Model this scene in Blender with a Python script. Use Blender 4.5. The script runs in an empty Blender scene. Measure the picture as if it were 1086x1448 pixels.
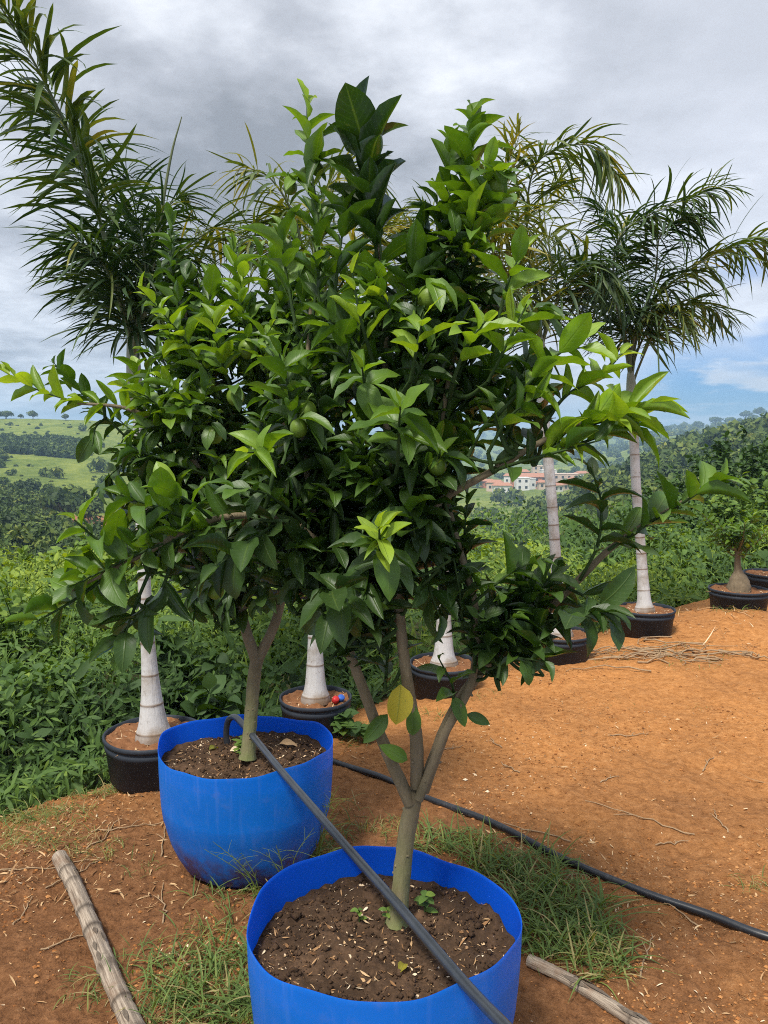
import bpy, math
import numpy as np
from mathutils import Vector

rng = np.random.default_rng(7)
S = bpy.context.scene
COL = S.collection
H_CAM = 1.42
PITCH = math.radians(5.5)
FPX, CX, CY = 1088.0, 543.0, 724.0
CP, SP = math.cos(PITCH), math.sin(PITCH)

# ------------------------------------------------------------------ helpers
def P(px, py, y):
    """world point at forward distance y seen at photo position px, py"""
    u = (px - CX) / FPX; v = (CY - py) / FPX
    dy = CP + v * SP; dz = -SP + v * CP
    s = y / dy
    return np.array([u * s, y, H_CAM + dz * s])

def PZ(px, py, z=0.0):
    """world point at height z seen at photo position px, py"""
    u = (px - CX) / FPX; v = (CY - py) / FPX
    dy = CP + v * SP; dz = -SP + v * CP
    s = (z - H_CAM) / dz
    return np.array([u * s, dy * s, z])

def nrm(a):
    a = np.asarray(a, float)
    return a / np.maximum(np.linalg.norm(a, axis=-1, keepdims=True), 1e-9)

def sstep(a, b, x):
    t = np.clip((np.asarray(x, float) - a) / (b - a), 0, 1)
    return t * t * (3 - 2 * t)

_perm = np.random.default_rng(3).random((256, 256))
def vnoise(x, y):
    x = np.asarray(x, float); y = np.asarray(y, float)
    xi = np.floor(x).astype(int); yi = np.floor(y).astype(int)
    fx = x - xi; fy = y - yi
    fx = fx * fx * (3 - 2 * fx); fy = fy * fy * (3 - 2 * fy)
    g = lambda a, b: _perm[a & 255, b & 255]
    return (g(xi, yi) * (1 - fx) + g(xi + 1, yi) * fx) * (1 - fy) + (g(xi, yi + 1) * (1 - fx) + g(xi + 1, yi + 1) * fx) * fy
def fbm(x, y, o=4):
    r = 0; a = 0.5; t = 0
    x = np.asarray(x, float); y = np.asarray(y, float)
    for i in range(o):
        r = r + a * vnoise(x + 17.3 * i, y + 9.1 * i); t += a
        a *= 0.5; x = x * 2.03; y = y * 2.03
    return r / t

class MB:
    """collects geometry, then links it as ONE mesh object"""
    def __init__(self):
        self.v = []; self.f4 = []; self.f3 = []; self.m4 = []; self.m3 = []; self.t = []; self.uv = []; self.n = 0
    def add(self, v, quads=None, tris=None, tone=0.5, uv=None, mi=0):
        v = np.asarray(v, float).reshape(-1, 3); k = len(v)
        self.v.append(v)
        self.t.append(np.broadcast_to(np.asarray(tone, float), (k,)).copy())
        self.uv.append(np.zeros((k, 3)) if uv is None else np.asarray(uv, float).reshape(-1, 3))
        if quads is not None and len(quads):
            q = np.asarray(quads, np.int64).reshape(-1, 4) + self.n
            self.f4.append(q); self.m4.append(np.full(len(q), mi))
        if tris is not None and len(tris):
            q = np.asarray(tris, np.int64).reshape(-1, 3) + self.n
            self.f3.append(q); self.m3.append(np.full(len(q), mi))
        self.n += k
    def grid(self, V, tone=0.5, uv=None, mi=0, wrap=False):
        """V is (a, b, 3); wrap closes the second axis"""
        a, b = V.shape[:2]
        i = np.arange(a - 1)[:, None]
        j = np.arange(b if wrap else b - 1)[None, :]
        j2 = (j + 1) % b
        q = np.stack([i * b + j, i * b + j2, (i + 1) * b + j2, (i + 1) * b + j], -1).reshape(-1, 4)
        if np.ndim(tone) > 1: tone = np.asarray(tone).reshape(-1)
        self.add(V.reshape(-1, 3), q, tone=tone, uv=uv, mi=mi)
    def tube(self, pts, rad, sides=8, tone=0.5, mi=0, caps=True, lump=0.0):
        pts = np.asarray(pts, float); k = len(pts)
        rad = np.broadcast_to(np.asarray(rad, float), (k,))
        T = nrm(np.gradient(pts, axis=0))
        ref = np.array([0, 0, 1.0]) if abs(T[0][2]) < 0.9 else np.array([1.0, 0, 0])
        N = [nrm(np.cross(np.cross(T[0], ref), T[0]))]
        for i in range(1, k):
            n = N[-1] - T[i] * np.dot(N[-1], T[i]); N.append(nrm(n))
        N = np.array(N); B = np.cross(T, N)
        a = np.linspace(0, 2 * math.pi, sides, endpoint=False)
        rr = rad[:, None] * (1 + lump * (rng.random((k, sides)) - 0.5))
        V = pts[:, None] + rr[..., None] * (np.cos(a)[None, :, None] * N[:, None] + np.sin(a)[None, :, None] * B[:, None])
        L = np.r_[0, np.cumsum(np.linalg.norm(np.diff(pts, axis=0), axis=1))]
        uv = np.zeros((k, sides, 3)); uv[..., 0] = L[:, None]; uv[..., 1] = a[None] / 6.2832
        tn = tone if np.ndim(tone) == 0 else np.repeat(np.asarray(tone), sides)
        self.grid(V, tn, uv, mi, wrap=True)
        if caps:
            for e in (0, k - 1):
                c = pts[e] + T[e] * (0.15 * rad[e] if e else -0.15 * rad[e])
                ring = V[e]; idx = np.arange(sides)
                tr = np.stack([idx, (idx + 1) % sides, np.full(sides, sides)], 1)
                if e == 0: tr = tr[:, ::-1]
                self.add(np.vstack([ring, c]), tris=tr, tone=tone if np.ndim(tone) == 0 else tone[e], mi=mi)
    def build(self, name, mats, parent=None, smooth=True, loc=None):
        me = bpy.data.meshes.new(name)
        v = np.vstack(self.v)
        if loc is not None: v = v - np.asarray(loc, float)
        f4 = np.vstack(self.f4) if self.f4 else np.zeros((0, 4), int)
        f3 = np.vstack(self.f3) if self.f3 else np.zeros((0, 3), int)
        mi = np.concatenate([np.concatenate(self.m4) if self.m4 else np.zeros(0, int), np.concatenate(self.m3) if self.m3 else np.zeros(0, int)])
        me.vertices.add(len(v)); me.vertices.foreach_set("co", v.astype(np.float32).ravel())
        li = np.concatenate([f4.ravel(), f3.ravel()]).astype(np.int32)
        me.loops.add(len(li)); me.loops.foreach_set("vertex_index", li)
        ls = np.concatenate([np.arange(len(f4)) * 4, len(f4) * 4 + np.arange(len(f3)) * 3]).astype(np.int32)
        me.polygons.add(len(ls)); me.polygons.foreach_set("loop_start", ls)
        me.polygons.foreach_set("loop_total", np.concatenate([np.full(len(f4), 4), np.full(len(f3), 3)]).astype(np.int32))
        me.polygons.foreach_set("material_index", mi.astype(np.int32))
        me.polygons.foreach_set("use_smooth", np.full(len(ls), bool(smooth)))
        me.update(calc_edges=True)
        at = me.attributes.new("tone", 'FLOAT', 'POINT'); at.data.foreach_set("value", np.concatenate(self.t).astype(np.float32))
        au = me.attributes.new("luv", 'FLOAT_VECTOR', 'POINT'); au.data.foreach_set("vector", np.vstack(self.uv).astype(np.float32).ravel())
        me.validate()
        for m in (mats if isinstance(mats, (list, tuple)) else [mats]): me.materials.append(m)
        o = bpy.data.objects.new(name, me); COL.objects.link(o)
        if parent is not None: o.parent = parent
        if loc is not None and parent is None: o.location = loc
        return o

def tag(o, label=None, cat=None, group=None, kind=None):
    if label: o["label"] = label
    if cat: o["category"] = cat
    if group: o["group"] = group
    if kind: o["kind"] = kind
    return o
def empty(name, loc, label, cat, group=None):
    o = bpy.data.objects.new(name, None); COL.objects.link(o)
    o.location = [float(c) for c in loc]; o.empty_display_size = 0.05
    return tag(o, label, cat, group)
def copy_tree(o, parent=None):
    c = o.copy(); COL.objects.link(c)
    if parent is not None: c.parent = parent
    for ch in list(o.children): copy_tree(ch, c)
    return c
def curve(pts, k=24):
    """Catmull-Rom through pts"""
    p = np.asarray(pts, float)
    if len(p) == 2: return p[0] + (p[1] - p[0]) * np.linspace(0, 1, k)[:, None]
    q = np.vstack([2 * p[0] - p[1], p, 2 * p[-1] - p[-2]])
    seg = len(p) - 1; u = np.linspace(0, seg, k); i = np.minimum(u.astype(int), seg - 1); t = (u - i)[:, None]
    a, b, c, d = q[i], q[i + 1], q[i + 2], q[i + 3]
    return 0.5 * (2 * b + (c - a) * t + (2 * a - 5 * b + 4 * c - d) * t ** 2 + (3 * b - a - 3 * c + d) * t ** 3)

# leaves: N leaves at once
def leaf_grid(mb, base, d, n, L, W, fold, curl, tone, nu=9, nv=5, wave=0.0, mi=0, tipw=0.85, basew=0.7, twist=None):
    base = np.asarray(base, float); N = len(base)
    if N == 0: return
    d = nrm(d); n = np.asarray(n, float); n = nrm(n - d * np.sum(n * d, 1, keepdims=True)); s = np.cross(n, d)
    bc = lambda a: np.broadcast_to(np.asarray(a, float), (N,))
    L, W, fold, curl, tone = map(bc, (L, W, fold, curl, tone))
    u = np.linspace(0, 1, nu) ** 0.92; v = np.linspace(-1, 1, nv)
    pr = (u ** basew) * ((1 - u) ** tipw); pr /= pr.max(); pr = np.maximum(pr, 0.035); pr[-1] = 0.012
    x = L[:, None] * (u - (curl[:, None] ** 2) * u ** 3 / 6); z = -L[:, None] * curl[:, None] * u ** 2 / 2
    w = W[:, None] * pr[None]
    av = np.abs(v)[None, None]
    fo = fold[:, None, None]
    yy = w[..., None] * v[None, None] * np.cos(fo * av ** 0.8)
    zz = z[..., None] + w[..., None] * av * np.sin(fo * av ** 0.5)
    if wave:
        ph = rng.random((N, 1, 1)) * 6.28; fr = 9 + 6 * rng.random((N, 1, 1))
        zz = zz + wave * w[..., None] * av ** 2 * np.sin(fr * u[None, :, None] + ph + 1.5 * v[None, None])
    lat = np.zeros_like(x) if twist is None else L[:, None] * bc(twist)[:, None] * u ** 2
    V = base[:, None, None] + d[:, None, None] * np.broadcast_to(x[..., None, None], x.shape + (nv, 1)) + n[:, None, None] * zz[..., None] + s[:, None, None] * (yy + lat[..., None])[..., None]
    uv = np.zeros((N, nu, nv, 3)); uv[..., 0] = u[None, :, None]; uv[..., 1] = v[None, None]; uv[..., 2] = rng.random((N, 1, 1))
    i = np.arange(nu - 1)[:, None]; j = np.arange(nv - 1)[None]
    q = np.stack([i * nv + j, i * nv + j + 1, (i + 1) * nv + j + 1, (i + 1) * nv + j], -1).reshape(-1, 4)
    Q = (q[None] + (np.arange(N) * nu * nv)[:, None, None]).reshape(-1, 4)
    mb.add(V.reshape(-1, 3), Q, tone=np.repeat(tone, nu * nv), uv=uv.reshape(-1, 3), mi=mi)

# ------------------------------------------------------------------ materials
class NT:
    def __init__(self, name):
        self.m = bpy.data.materials.new(name); self.m.use_nodes = True
        self.t = self.m.node_tree; self.t.nodes.clear()
        self.out = self.t.nodes.new("ShaderNodeOutputMaterial")
    def n(self, kind, **kw):
        nd = self.t.nodes.new("ShaderNode" + kind)
        for k, v in kw.items():
            if k in nd.inputs.keys(): nd.inputs[k].default_value = v
            else: setattr(nd, k, v)
        return nd
    def l(self, a, b): self.t.links.new(a, b)
    def ramp(self, fac, stops, interp='LINEAR'):
        r = self.n("ValToRGB"); cr = r.color_ramp; cr.interpolation = interp
        while len(cr.elements) < len(stops): cr.elements.new(0.5)
        for e, (p, c) in zip(cr.elements, stops): e.position = p; e.color = (*c, 1) if len(c) == 3 else c
        self.l(fac, r.inputs[0]); return r.outputs[0]
    def mix(self, f, a, b, mode='MIX'):
        m = self.n("Mix", data_type='RGBA', blend_type=mode)
        for s, x in ((m.inputs[0], f), (m.inputs[6], a), (m.inputs[7], b)):
            if hasattr(x, "links"): self.l(x, s)
            elif isinstance(x, (int, float)): s.default_value = x
            else: s.default_value = (*x, 1)
        return m.outputs[2]
    def math(self, op, a, b=0.0, clamp=False):
        m = self.n("Math", operation=op, use_clamp=clamp)
        for s, x in ((m.inputs[0], a), (m.inputs[1], b)):
            if hasattr(x, "links"): self.l(x, s)
            else: s.default_value = x
        return m.outputs[0]
    def attr(self, name, out="Fac"):
        return self.n("Attribute", attribute_name=name).outputs[out]
    def noise(self, scale, detail=4, rough=0.55, vec=None, out="Fac"):
        k = self.n("TexNoise"); k.inputs["Scale"].default_value = scale; k.inputs["Detail"].default_value = detail; k.inputs["Roughness"].default_value = rough
        if vec is not None: self.l(vec, k.inputs["Vector"])
        return k.outputs[out]
    def obj(self): return self.n("TexCoord").outputs["Object"]
    def bump(self, h, strength=0.3, dist=0.01):
        b = self.n("Bump"); b.inputs["Strength"].default_value = strength; b.inputs["Distance"].default_value = dist
        self.l(h, b.inputs["Height"]); return b.outputs[0]
    def bsdf(self, col, rough=0.6, spec=0.4, normal=None, **kw):
        p = self.n("BsdfPrincipled")
        for s, x in (("Base Color", col), ("Roughness", rough), ("Specular IOR Level", spec)):
            if hasattr(x, "links"): self.l(x, p.inputs[s])
            elif isinstance(x, (tuple, list)): p.inputs[s].default_value = (*x, 1)
            else: p.inputs[s].default_value = x
        for k, v in kw.items(): p.inputs[k].default_value = v
        if normal is not None: self.l(normal, p.inputs["Normal"])
        return p.outputs[0]
    def done(self, sh): self.l(sh, self.out.inputs[0]); return self.m

def leaf_mat(name, stops, rough=0.35, trans=0.25, spec=0.45, veins=True, bumpd=0.002, under=(0.07, 0.13, 0.045)):
    k = NT(name)
    tone = k.attr("tone"); luv = k.n("Attribute", attribute_name="luv").outputs["Vector"]
    sep = k.n("SeparateXYZ"); k.l(luv, sep.inputs[0])
    nz = k.noise(38, 3, vec=k.obj())
    t2 = k.math('ADD', tone, k.math('MULTIPLY', k.math('SUBTRACT', nz, 0.5), 0.3), True)
    col = k.ramp(t2, stops)
    nor = None
    if veins:
        av = k.math('ABSOLUTE', sep.outputs[1])
        mid = k.math('SUBTRACT', 1.0, k.math('MULTIPLY', av, 11.0), True)
        # side veins, slanting forward from the midrib
        ph = k.math('SUBTRACT', k.math('MULTIPLY', sep.outputs[0], 62.0), k.math('MULTIPLY', av, 14.0))
        vein = k.math('POWER', k.math('ABSOLUTE', k.math('SINE', k.math('MULTIPLY', ph, 0.5))), 14.0)
        col = k.mix(k.math('MULTIPLY', mid, 0.35), col, (0.17, 0.26, 0.05))
        col = k.mix(k.math('MULTIPLY', vein, 0.07), col, (0.13, 0.24, 0.04))
        h = k.math('ADD', k.math('ADD', k.math('MULTIPLY', mid, -0.9), k.math('MULTIPLY', vein, -0.12)), k.math('MULTIPLY', nz, 0.9))
        nor = k.bump(h, 0.5, bumpd)
    if veins:
        spk = k.noise(120, 2, .5, vec=k.obj()); col = k.mix(k.math('MULTIPLY', k.math('SUBTRACT', spk, .66, True), 4.0, True), col, (.16, .17, .05))
    geo = k.n("NewGeometry")
    col = k.mix(k.math('MULTIPLY', geo.outputs["Backfacing"], 0.35), col, under)
    rv = k.math('ADD', rough, k.math('MULTIPLY', geo.outputs["Backfacing"], 0.2))
    p = k.bsdf(col, rv, spec, nor)
    tr = k.n("BsdfTranslucent"); k.l(k.mix(1.0, col, (1.9, 1.8, 0.4), 'MULTIPLY'), tr.inputs[0])
    if nor is not None: k.l(nor, tr.inputs["Normal"])
    mx = k.n("MixShader"); mx.inputs[0].default_value = trans
    k.l(p, mx.inputs[1]); k.l(tr.outputs[0], mx.inputs[2])
    return k.done(mx.outputs[0])

M = {}
M['citrus'] = leaf_mat("citrus_leaf", [(0, (.013, .032, .007)), (.25, (.024, .060, .010)), (.5, (.065, .140, .012)), (.75, (.165, .29, .016)), (1, (.34, .47, .035))], 0.27, 0.26, spec=.5, under=(.06, .115, .02))
M['yellow'] = leaf_mat("yellowed_leaf", [(0, (.10, .13, .01)), (.5, (.55, .42, .02)), (1, (.68, .52, .03))], 0.4, 0.3)
M['palm'] = leaf_mat("palm_leaflet", [(0, (.010, .028, .010)), (.4, (.022, .055, .012)), (.7, (.075, .12, .015)), (.9, (.22, .22, .025)), (1, (.33, .27, .04))], 0.38, 0.2, veins=False, under=(.04, .075, .025))
M['weed'] = leaf_mat("weed_leaf", [(0, (.016, .036, .007)), (.35, (.042, .090, .013)), (.65, (.11, .19, .02)), (1, (.30, .38, .03))], 0.45, 0.25, spec=.3, veins=False)
M['grass'] = leaf_mat("grass_blade", [(0, (.05, .085, .012)), (.45, (.12, .18, .025)), (.7, (.22, .26, .04)), (.85, (.36, .28, .10)), (1, (.5, .36, .17))], 0.5, 0.25, veins=False)
M['wood_far'] = leaf_mat("tree_leaf", [(0, (.024, .042, .012)), (.4, (.062, .098, .02)), (.7, (.12, .16, .028)), (1, (.22, .23, .035))], 0.65, 0.15, spec=.2, veins=False)

def bark_mat(name, c1, c2, scale, spec=.2, moss=None):
    k = NT(name); o = k.obj()
    mp = k.n("Mapping"); mp.inputs["Scale"].default_value = (1, 1, .22); k.l(o, mp.inputs[0])
    a = k.noise(scale, 6, .65, mp.outputs[0]); b = k.noise(scale * .3, 3, .5, o)
    col = k.mix(a, c1, c2)
    col = k.mix(k.math('MULTIPLY', k.math('SUBTRACT', b, .45, True), 1.5), col, tuple(x * .45 for x in c1))
    if moss: col = k.mix(k.math('MULTIPLY', k.attr("tone"), k.math('MULTIPLY', b, 1.3)), col, moss)
    return k.done(k.bsdf(col, .75, spec, k.bump(a, .9, .006)))
M['bark'] = bark_mat("citrus_bark", (.10, .075, .045), (.27, .21, .135), 60, moss=(.17, .2, .07))
M['twig'] = bark_mat("green_twig", (.02, .045, .012), (.05, .085, .02), 60)
M['drybark'] = bark_mat("dry_twig", (.2, .12, .06), (.45, .32, .19), 70)
M['fruit'] = None
k = NT("lime_skin"); o = k.obj(); f = k.noise(20, 3, vec=o); v = k.n("TexVoronoi"); v.inputs["Scale"].default_value = 420; k.l(o, v.inputs["Vector"])
M['fruit'] = k.done(k.bsdf(k.mix(f, (.07, .125, .012), (.15, .22, .022)), .45, .3, k.bump(v.outputs["Distance"], .25, .001)))

# palm trunk: pale grey with rings carried as real ridges; dark at ring attribute
k = NT("palm_trunk_bark"); o = k.obj(); tone = k.attr("tone")
mp = k.n("Mapping"); mp.inputs["Scale"].default_value = (1, 1, .06); k.l(o, mp.inputs[0])
st = k.noise(90, 5, .7, mp.outputs[0]); bl = k.noise(9, 5, .6, o); sp_ = k.noise(45, 4, .7, o)
col = k.mix(st, (.40, .392, .38), (.61, .602, .588))
col = k.mix(k.math('MULTIPLY', k.math('SUBTRACT', bl, .47, True), 4.2, True), col, (.27, .22, .165))
col = k.mix(k.math('MULTIPLY', k.math('SUBTRACT', sp_, .61, True), 6, True), col, (.16, .12, .09))
col = k.mix(k.math('MULTIPLY', tone, k.math('ADD', .55, k.math('MULTIPLY', bl, .7)), True), col, (.17, .11, .065))
M['palmtrunk'] = k.done(k.bsdf(col, .7, .25, k.bump(st, .6, .006)))
k = NT("palm_petiole"); o = k.obj(); f = k.noise(14, 4, vec=o)
M['petiole'] = k.done(k.bsdf(k.mix(f, (.055, .085, .03), (.16, .17, .075)), .5, .35))
k = NT("palm_crownshaft"); o = k.obj(); f = k.noise(14, 4, vec=o)
M['shaft'] = k.done(k.bsdf(k.mix(f, (.17, .2, .12), (.42, .42, .33)), .55, .3))

# blue drum plastic
k = NT("blue_drum_plastic"); o = k.obj()
f = k.noise(3.2, 5, .6, o); g = k.noise(26, 4, .7, o); sc = k.n("TexNoise"); mp = k.n("Mapping"); mp.inputs["Scale"].default_value = (55, 55, 5); k.l(o, mp.inputs[0]); k.l(mp.outputs[0], sc.inputs["Vector"]); sc.inputs["Scale"].default_value = 1; sc.inputs["Detail"].default_value = 5
col = k.mix(f, (.003, .14, .53), (.008, .245, .86))
sp3 = k.n("SeparateXYZ"); k.l(o, sp3.inputs[0])
low = k.math('MULTIPLY', k.math('SUBTRACT', .19, sp3.outputs[2], True), 6.5, True)          # mud splash near the foot
g2 = k.noise(11, 6, .7, o)
mud = k.math('MULTIPLY', low, k.math('MULTIPLY', k.math('SUBTRACT', g2, .40, True), 8), True)
scr = k.math('MULTIPLY', k.math('SUBTRACT', sc.outputs["Fac"], .55, True), 3.4, True)
dust = k.math('MULTIPLY', k.math('MULTIPLY', k.math('SUBTRACT', g, .5, True), 2.2, True), k.math('MULTIPLY', k.math('SUBTRACT', g2, .42, True), 4, True))
col = k.mix(k.math('MULTIPLY', scr, .5), col, (.10, .27, .72)); col = k.mix(k.math('MULTIPLY', dust, .55), col, (.2, .22, .32)); col = k.mix(k.math('MULTIPLY', mud, .92), col, (.085, .05, .032))
ro = k.math('ADD', .26, k.math('MULTIPLY', g2, .3))
p = k.bsdf(col, ro, .42, k.bump(k.math('ADD', f, k.math('MULTIPLY', g, .15)), .12, .01))
tl = k.n("BsdfTranslucent"); tl.inputs[0].default_value = (.02, .32, 1, 1)
mx = k.n("MixShader"); mx.inputs[0].default_value = .34; k.l(p, mx.inputs[1]); k.l(tl.outputs[0], mx.inputs[2])
M['blue'] = k.done(mx.outputs[0])
k = NT("blue_drum_inside"); tl = k.n("BsdfTranslucent"); tl.inputs[0].default_value = (.02, .38, 1, 1)
mx = k.n("MixShader"); mx.inputs[0].default_value = .5; k.l(k.bsdf((.005, .13, .66), .5, .3), mx.inputs[1]); k.l(tl.outputs[0], mx.inputs[2])
M['blue_in'] = k.done(mx.outputs[0])
k = NT("black_pot_plastic"); o = k.obj(); f = k.noise(8, 5, .6, o); g = k.noise(40, 4, .7, o)
sp3 = k.n("SeparateXYZ"); k.l(o, sp3.inputs[0])
low = k.math('MULTIPLY', k.math('SUBTRACT', .1, sp3.outputs[2], True), 9, True)
col = k.mix(f, (.016, .020, .028), (.038, .046, .058)); col = k.mix(k.math('MULTIPLY', k.math('SUBTRACT', g, .52, True), .9, True), col, (.07, .068, .068))
col = k.mix(k.math('MULTIPLY', low, k.math('MULTIPLY', g, .12), True), col, (.2, .12, .07))
M['black'] = k.done(k.bsdf(col, .55, .14, k.bump(g, .1, .004)))
k = NT("black_hose_plastic"); o = k.obj(); g = k.noise(30, 4, .7, o)
M['hose'] = k.done(k.bsdf(k.mix(k.math('MULTIPLY', k.math('SUBTRACT', g, .55, True), 1.6, True), (.014, .016, .02), (.13, .12, .11)), .36, .5))
k = NT("grey_hose_plastic"); o = k.obj(); g = k.noise(24, 4, .7, o)
M['greyhose'] = k.done(k.bsdf(k.mix(g, (.018, .022, .028), (.05, .056, .064)), .27, .5))

def soil_mat(name, stops, sc=1.0, bump=.6):
    k = NT(name); o = k.obj()
    a = k.noise(9 * sc, 8, .7, o); b = k.noise(70 * sc, 5, .7, o); c = k.noise(220 * sc, 3, .7, o)
    t = k.math('ADD', k.math('MULTIPLY', a, .5), k.math('ADD', k.math('MULTIPLY', b, .35), k.math('MULTIPLY', c, .15)))
    col = k.ramp(t, stops)
    h = k.math('ADD', k.math('MULTIPLY', b, .6), k.math('MULTIPLY', c, .4))
    return k.done(k.bsdf(col, .92, .12, k.bump(h, bump, .012)))
M['potsoil'] = soil_mat("pot_soil", [(.3, (.018, .011, .007)), (.5, (.06, .036, .021)), (.62, (.12, .07, .04)), (.75, (.26, .16, .09))])
M['palmsoil'] = soil_mat("palm_pot_soil", [(.3, (.09, .04, .018)), (.5, (.2, .09, .04)), (.7, (.36, .18, .085))])

# ground: orange earth, random browner patches, tree shade painted in through tone
k = NT("orange_earth"); o = k.obj(); tone = k.attr("tone")
a = k.noise(1.1, 6, .6, o); b = k.noise(28, 6, .72, o); c = k.noise(170, 4, .7, o)
t = k.math('ADD', k.math('MULTIPLY', b, .6), k.math('MULTIPLY', c, .4))
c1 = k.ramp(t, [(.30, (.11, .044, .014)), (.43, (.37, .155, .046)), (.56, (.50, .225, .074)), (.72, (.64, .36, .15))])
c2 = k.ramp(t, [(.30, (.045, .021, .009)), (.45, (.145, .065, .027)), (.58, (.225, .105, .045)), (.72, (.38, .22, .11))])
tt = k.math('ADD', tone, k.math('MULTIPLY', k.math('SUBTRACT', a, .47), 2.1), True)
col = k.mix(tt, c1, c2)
sx = k.n("SeparateXYZ"); k.l(k.n("Attribute", attribute_name="luv").outputs["Vector"], sx.inputs[0])
col = k.mix(sx.outputs[0], col, k.ramp(t, [(.35, (.02, .022, .009)), (.6, (.06, .06, .022))]))
vo = k.n("TexVoronoi"); vo.inputs["Scale"].default_value = 55; k.l(o, vo.inputs["Vector"])
h = k.math('ADD', k.math('MULTIPLY', b, .55), k.math('ADD', k.math('MULTIPLY', c, .3), k.math('MULTIPLY', vo.outputs["Distance"], .25)))
M['earth'] = k.done(k.bsdf(col, .93, .1, k.bump(h, .95, .022)))
k = NT("earth_clod"); M['clod'] = k.done(k.bsdf(k.ramp(k.attr("tone"), [(0, (.14, .055, .02)), (.6, (.36, .15, .048)), (1, (.45, .23, .09))]), .95, .08))
k = NT("straw_litter"); tone = k.attr("tone")
M['straw'] = k.done(k.bsdf(k.ramp(tone, [(0, (.10, .05, .022)), (.35, (.28, .15, .065)), (.7, (.5, .33, .17)), (1, (.72, .6, .42))]), .8, .15))
k = NT("hill_grass"); o = k.obj(); tone = k.attr("tone")
a = k.noise(.035, 6, .65, o); b = k.noise(.35, 6, .7, o); c = k.noise(2.5, 4, .7, o)
t = k.math('ADD', k.math('MULTIPLY', a, .4), k.math('ADD', k.math('MULTIPLY', b, .35), k.math('MULTIPLY', c, .25)))
col = k.ramp(t, [(.32, (.035, .06, .014)), (.46, (.11, .15, .028)), (.56, (.20, .23, .045)), (.7, (.27, .26, .075))])
red = k.ramp(t, [(.35, (.16, .07, .03)), (.6, (.36, .17, .09))])
col = k.mix(k.math('MULTIPLY', k.math('SUBTRACT', k.math('ADD', tone, k.math('MULTIPLY', b, .6)), .75, True), 3.0, True), col, red)
M['hill'] = k.done(k.bsdf(col, .95, .05, k.bump(k.math('ADD', b, c), .6, .5)))
k = NT("weathered_pole"); o = k.obj(); luv = k.n("Attribute", attribute_name="luv").outputs["Vector"]
mp = k.n("Mapping"); mp.inputs["Scale"].default_value = (5, 16, 1); k.l(luv, mp.inputs[0])
a = k.noise(1.6, 7, .7, mp.outputs[0]); b = k.noise(9, 4, .6, o); c = k.noise(60, 4, .7, o)
col = k.ramp(a, [(.3, (.05, .035, .025)), (.43, (.20, .155, .115)), (.62, (.44, .365, .28))]); col = k.mix(k.math('MULTIPLY', k.math('SUBTRACT', b, .56, True), 4, True), col, (.17, .085, .04)); col = k.mix(k.attr("tone"), col, (.035, .025, .018))
col = k.mix(k.math('MULTIPLY', k.math('SUBTRACT', c, .6, True), 3, True), col, (.05, .035, .025))
M['pole'] = k.done(k.bsdf(col, .8, .2, k.bump(a, .7, .006)))
def plain(name, c, r=.7, s=.2):
    k = NT(name); f = k.noise(3, 4, .6, k.obj()); return k.done(k.bsdf(k.mix(f, tuple(x * .75 for x in c), c), r, s))
M['white'] = plain("house_white", (.72, .7, .66)); M['cream'] = plain("house_cream", (.6, .47, .36)); M['brick'] = plain("house_brick", (.5, .2, .1))
M['roof'] = plain("clay_roof", (.42, .2, .12)); M['glass'] = plain("dark_window", (.05, .055, .06), .3, .5)
M['red'] = plain("red_scrap", (.5, .03, .03), .4); M['bluescrap'] = plain("blue_scrap", (.04, .12, .45), .4)

# ------------------------------------------------------------------ ground
E0 = np.array([-1.5, 2.95]); ED = nrm(np.array([4.1, 3.75])); EN = np.array([-ED[1], ED[0]])
def edge_e(x, y):
    """metres beyond the plateau's edge"""
    return (np.asarray(x) - E0[0]) * EN[0] + (np.asarray(y) - E0[1]) * EN[1] + 0.18 * (fbm(np.asarray(x) * 1.3, np.asarray(y) * 1.3, 3) - 0.5)
def ground_z(x, y, fine=True):
    e = edge_e(x, y)
    z = -0.45 * np.clip(e, 0, 1.3) - .12 * np.maximum(e - 1.3, 0) - 0.10 * sstep(-.5, .1, e)
    z = z + 0.05 * (fbm(x * .9 + 5, y * .9, 3) - 0.5)
    z = z + 0.10 * np.exp(-(((x - 2.75) / .5) ** 2 + ((y - 5.75) / .35) ** 2))       # mound by the right pots
    for cx, cy, rr in ((-.002, 1.555, .235), (-.458, 2.47, .235)):              # soil banked against the planters
        z = z + .016 * np.exp(-((np.hypot(x - cx, y - cy) - rr) / .05) ** 2)
    if fine: z = z + 0.034 * (fbm(x * 5, y * 5, 4) - 0.5) + 0.012 * (fbm(x * 13, y * 13, 3) - .5) + 0.016 * (fbm(x * 30, y * 30, 3) - .5) + .007 * (fbm(x * 85, y * 85, 2) - .5)
    return z
def gz(x, y): return float(ground_z(np.array([x]), np.array([y]))[0])
def on_ground(px, py, up=0.0):
    p = PZ(px, py, 0)
    for _ in range(4): p = PZ(px, py, gz(p[0], p[1]) + up)
    return p

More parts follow.
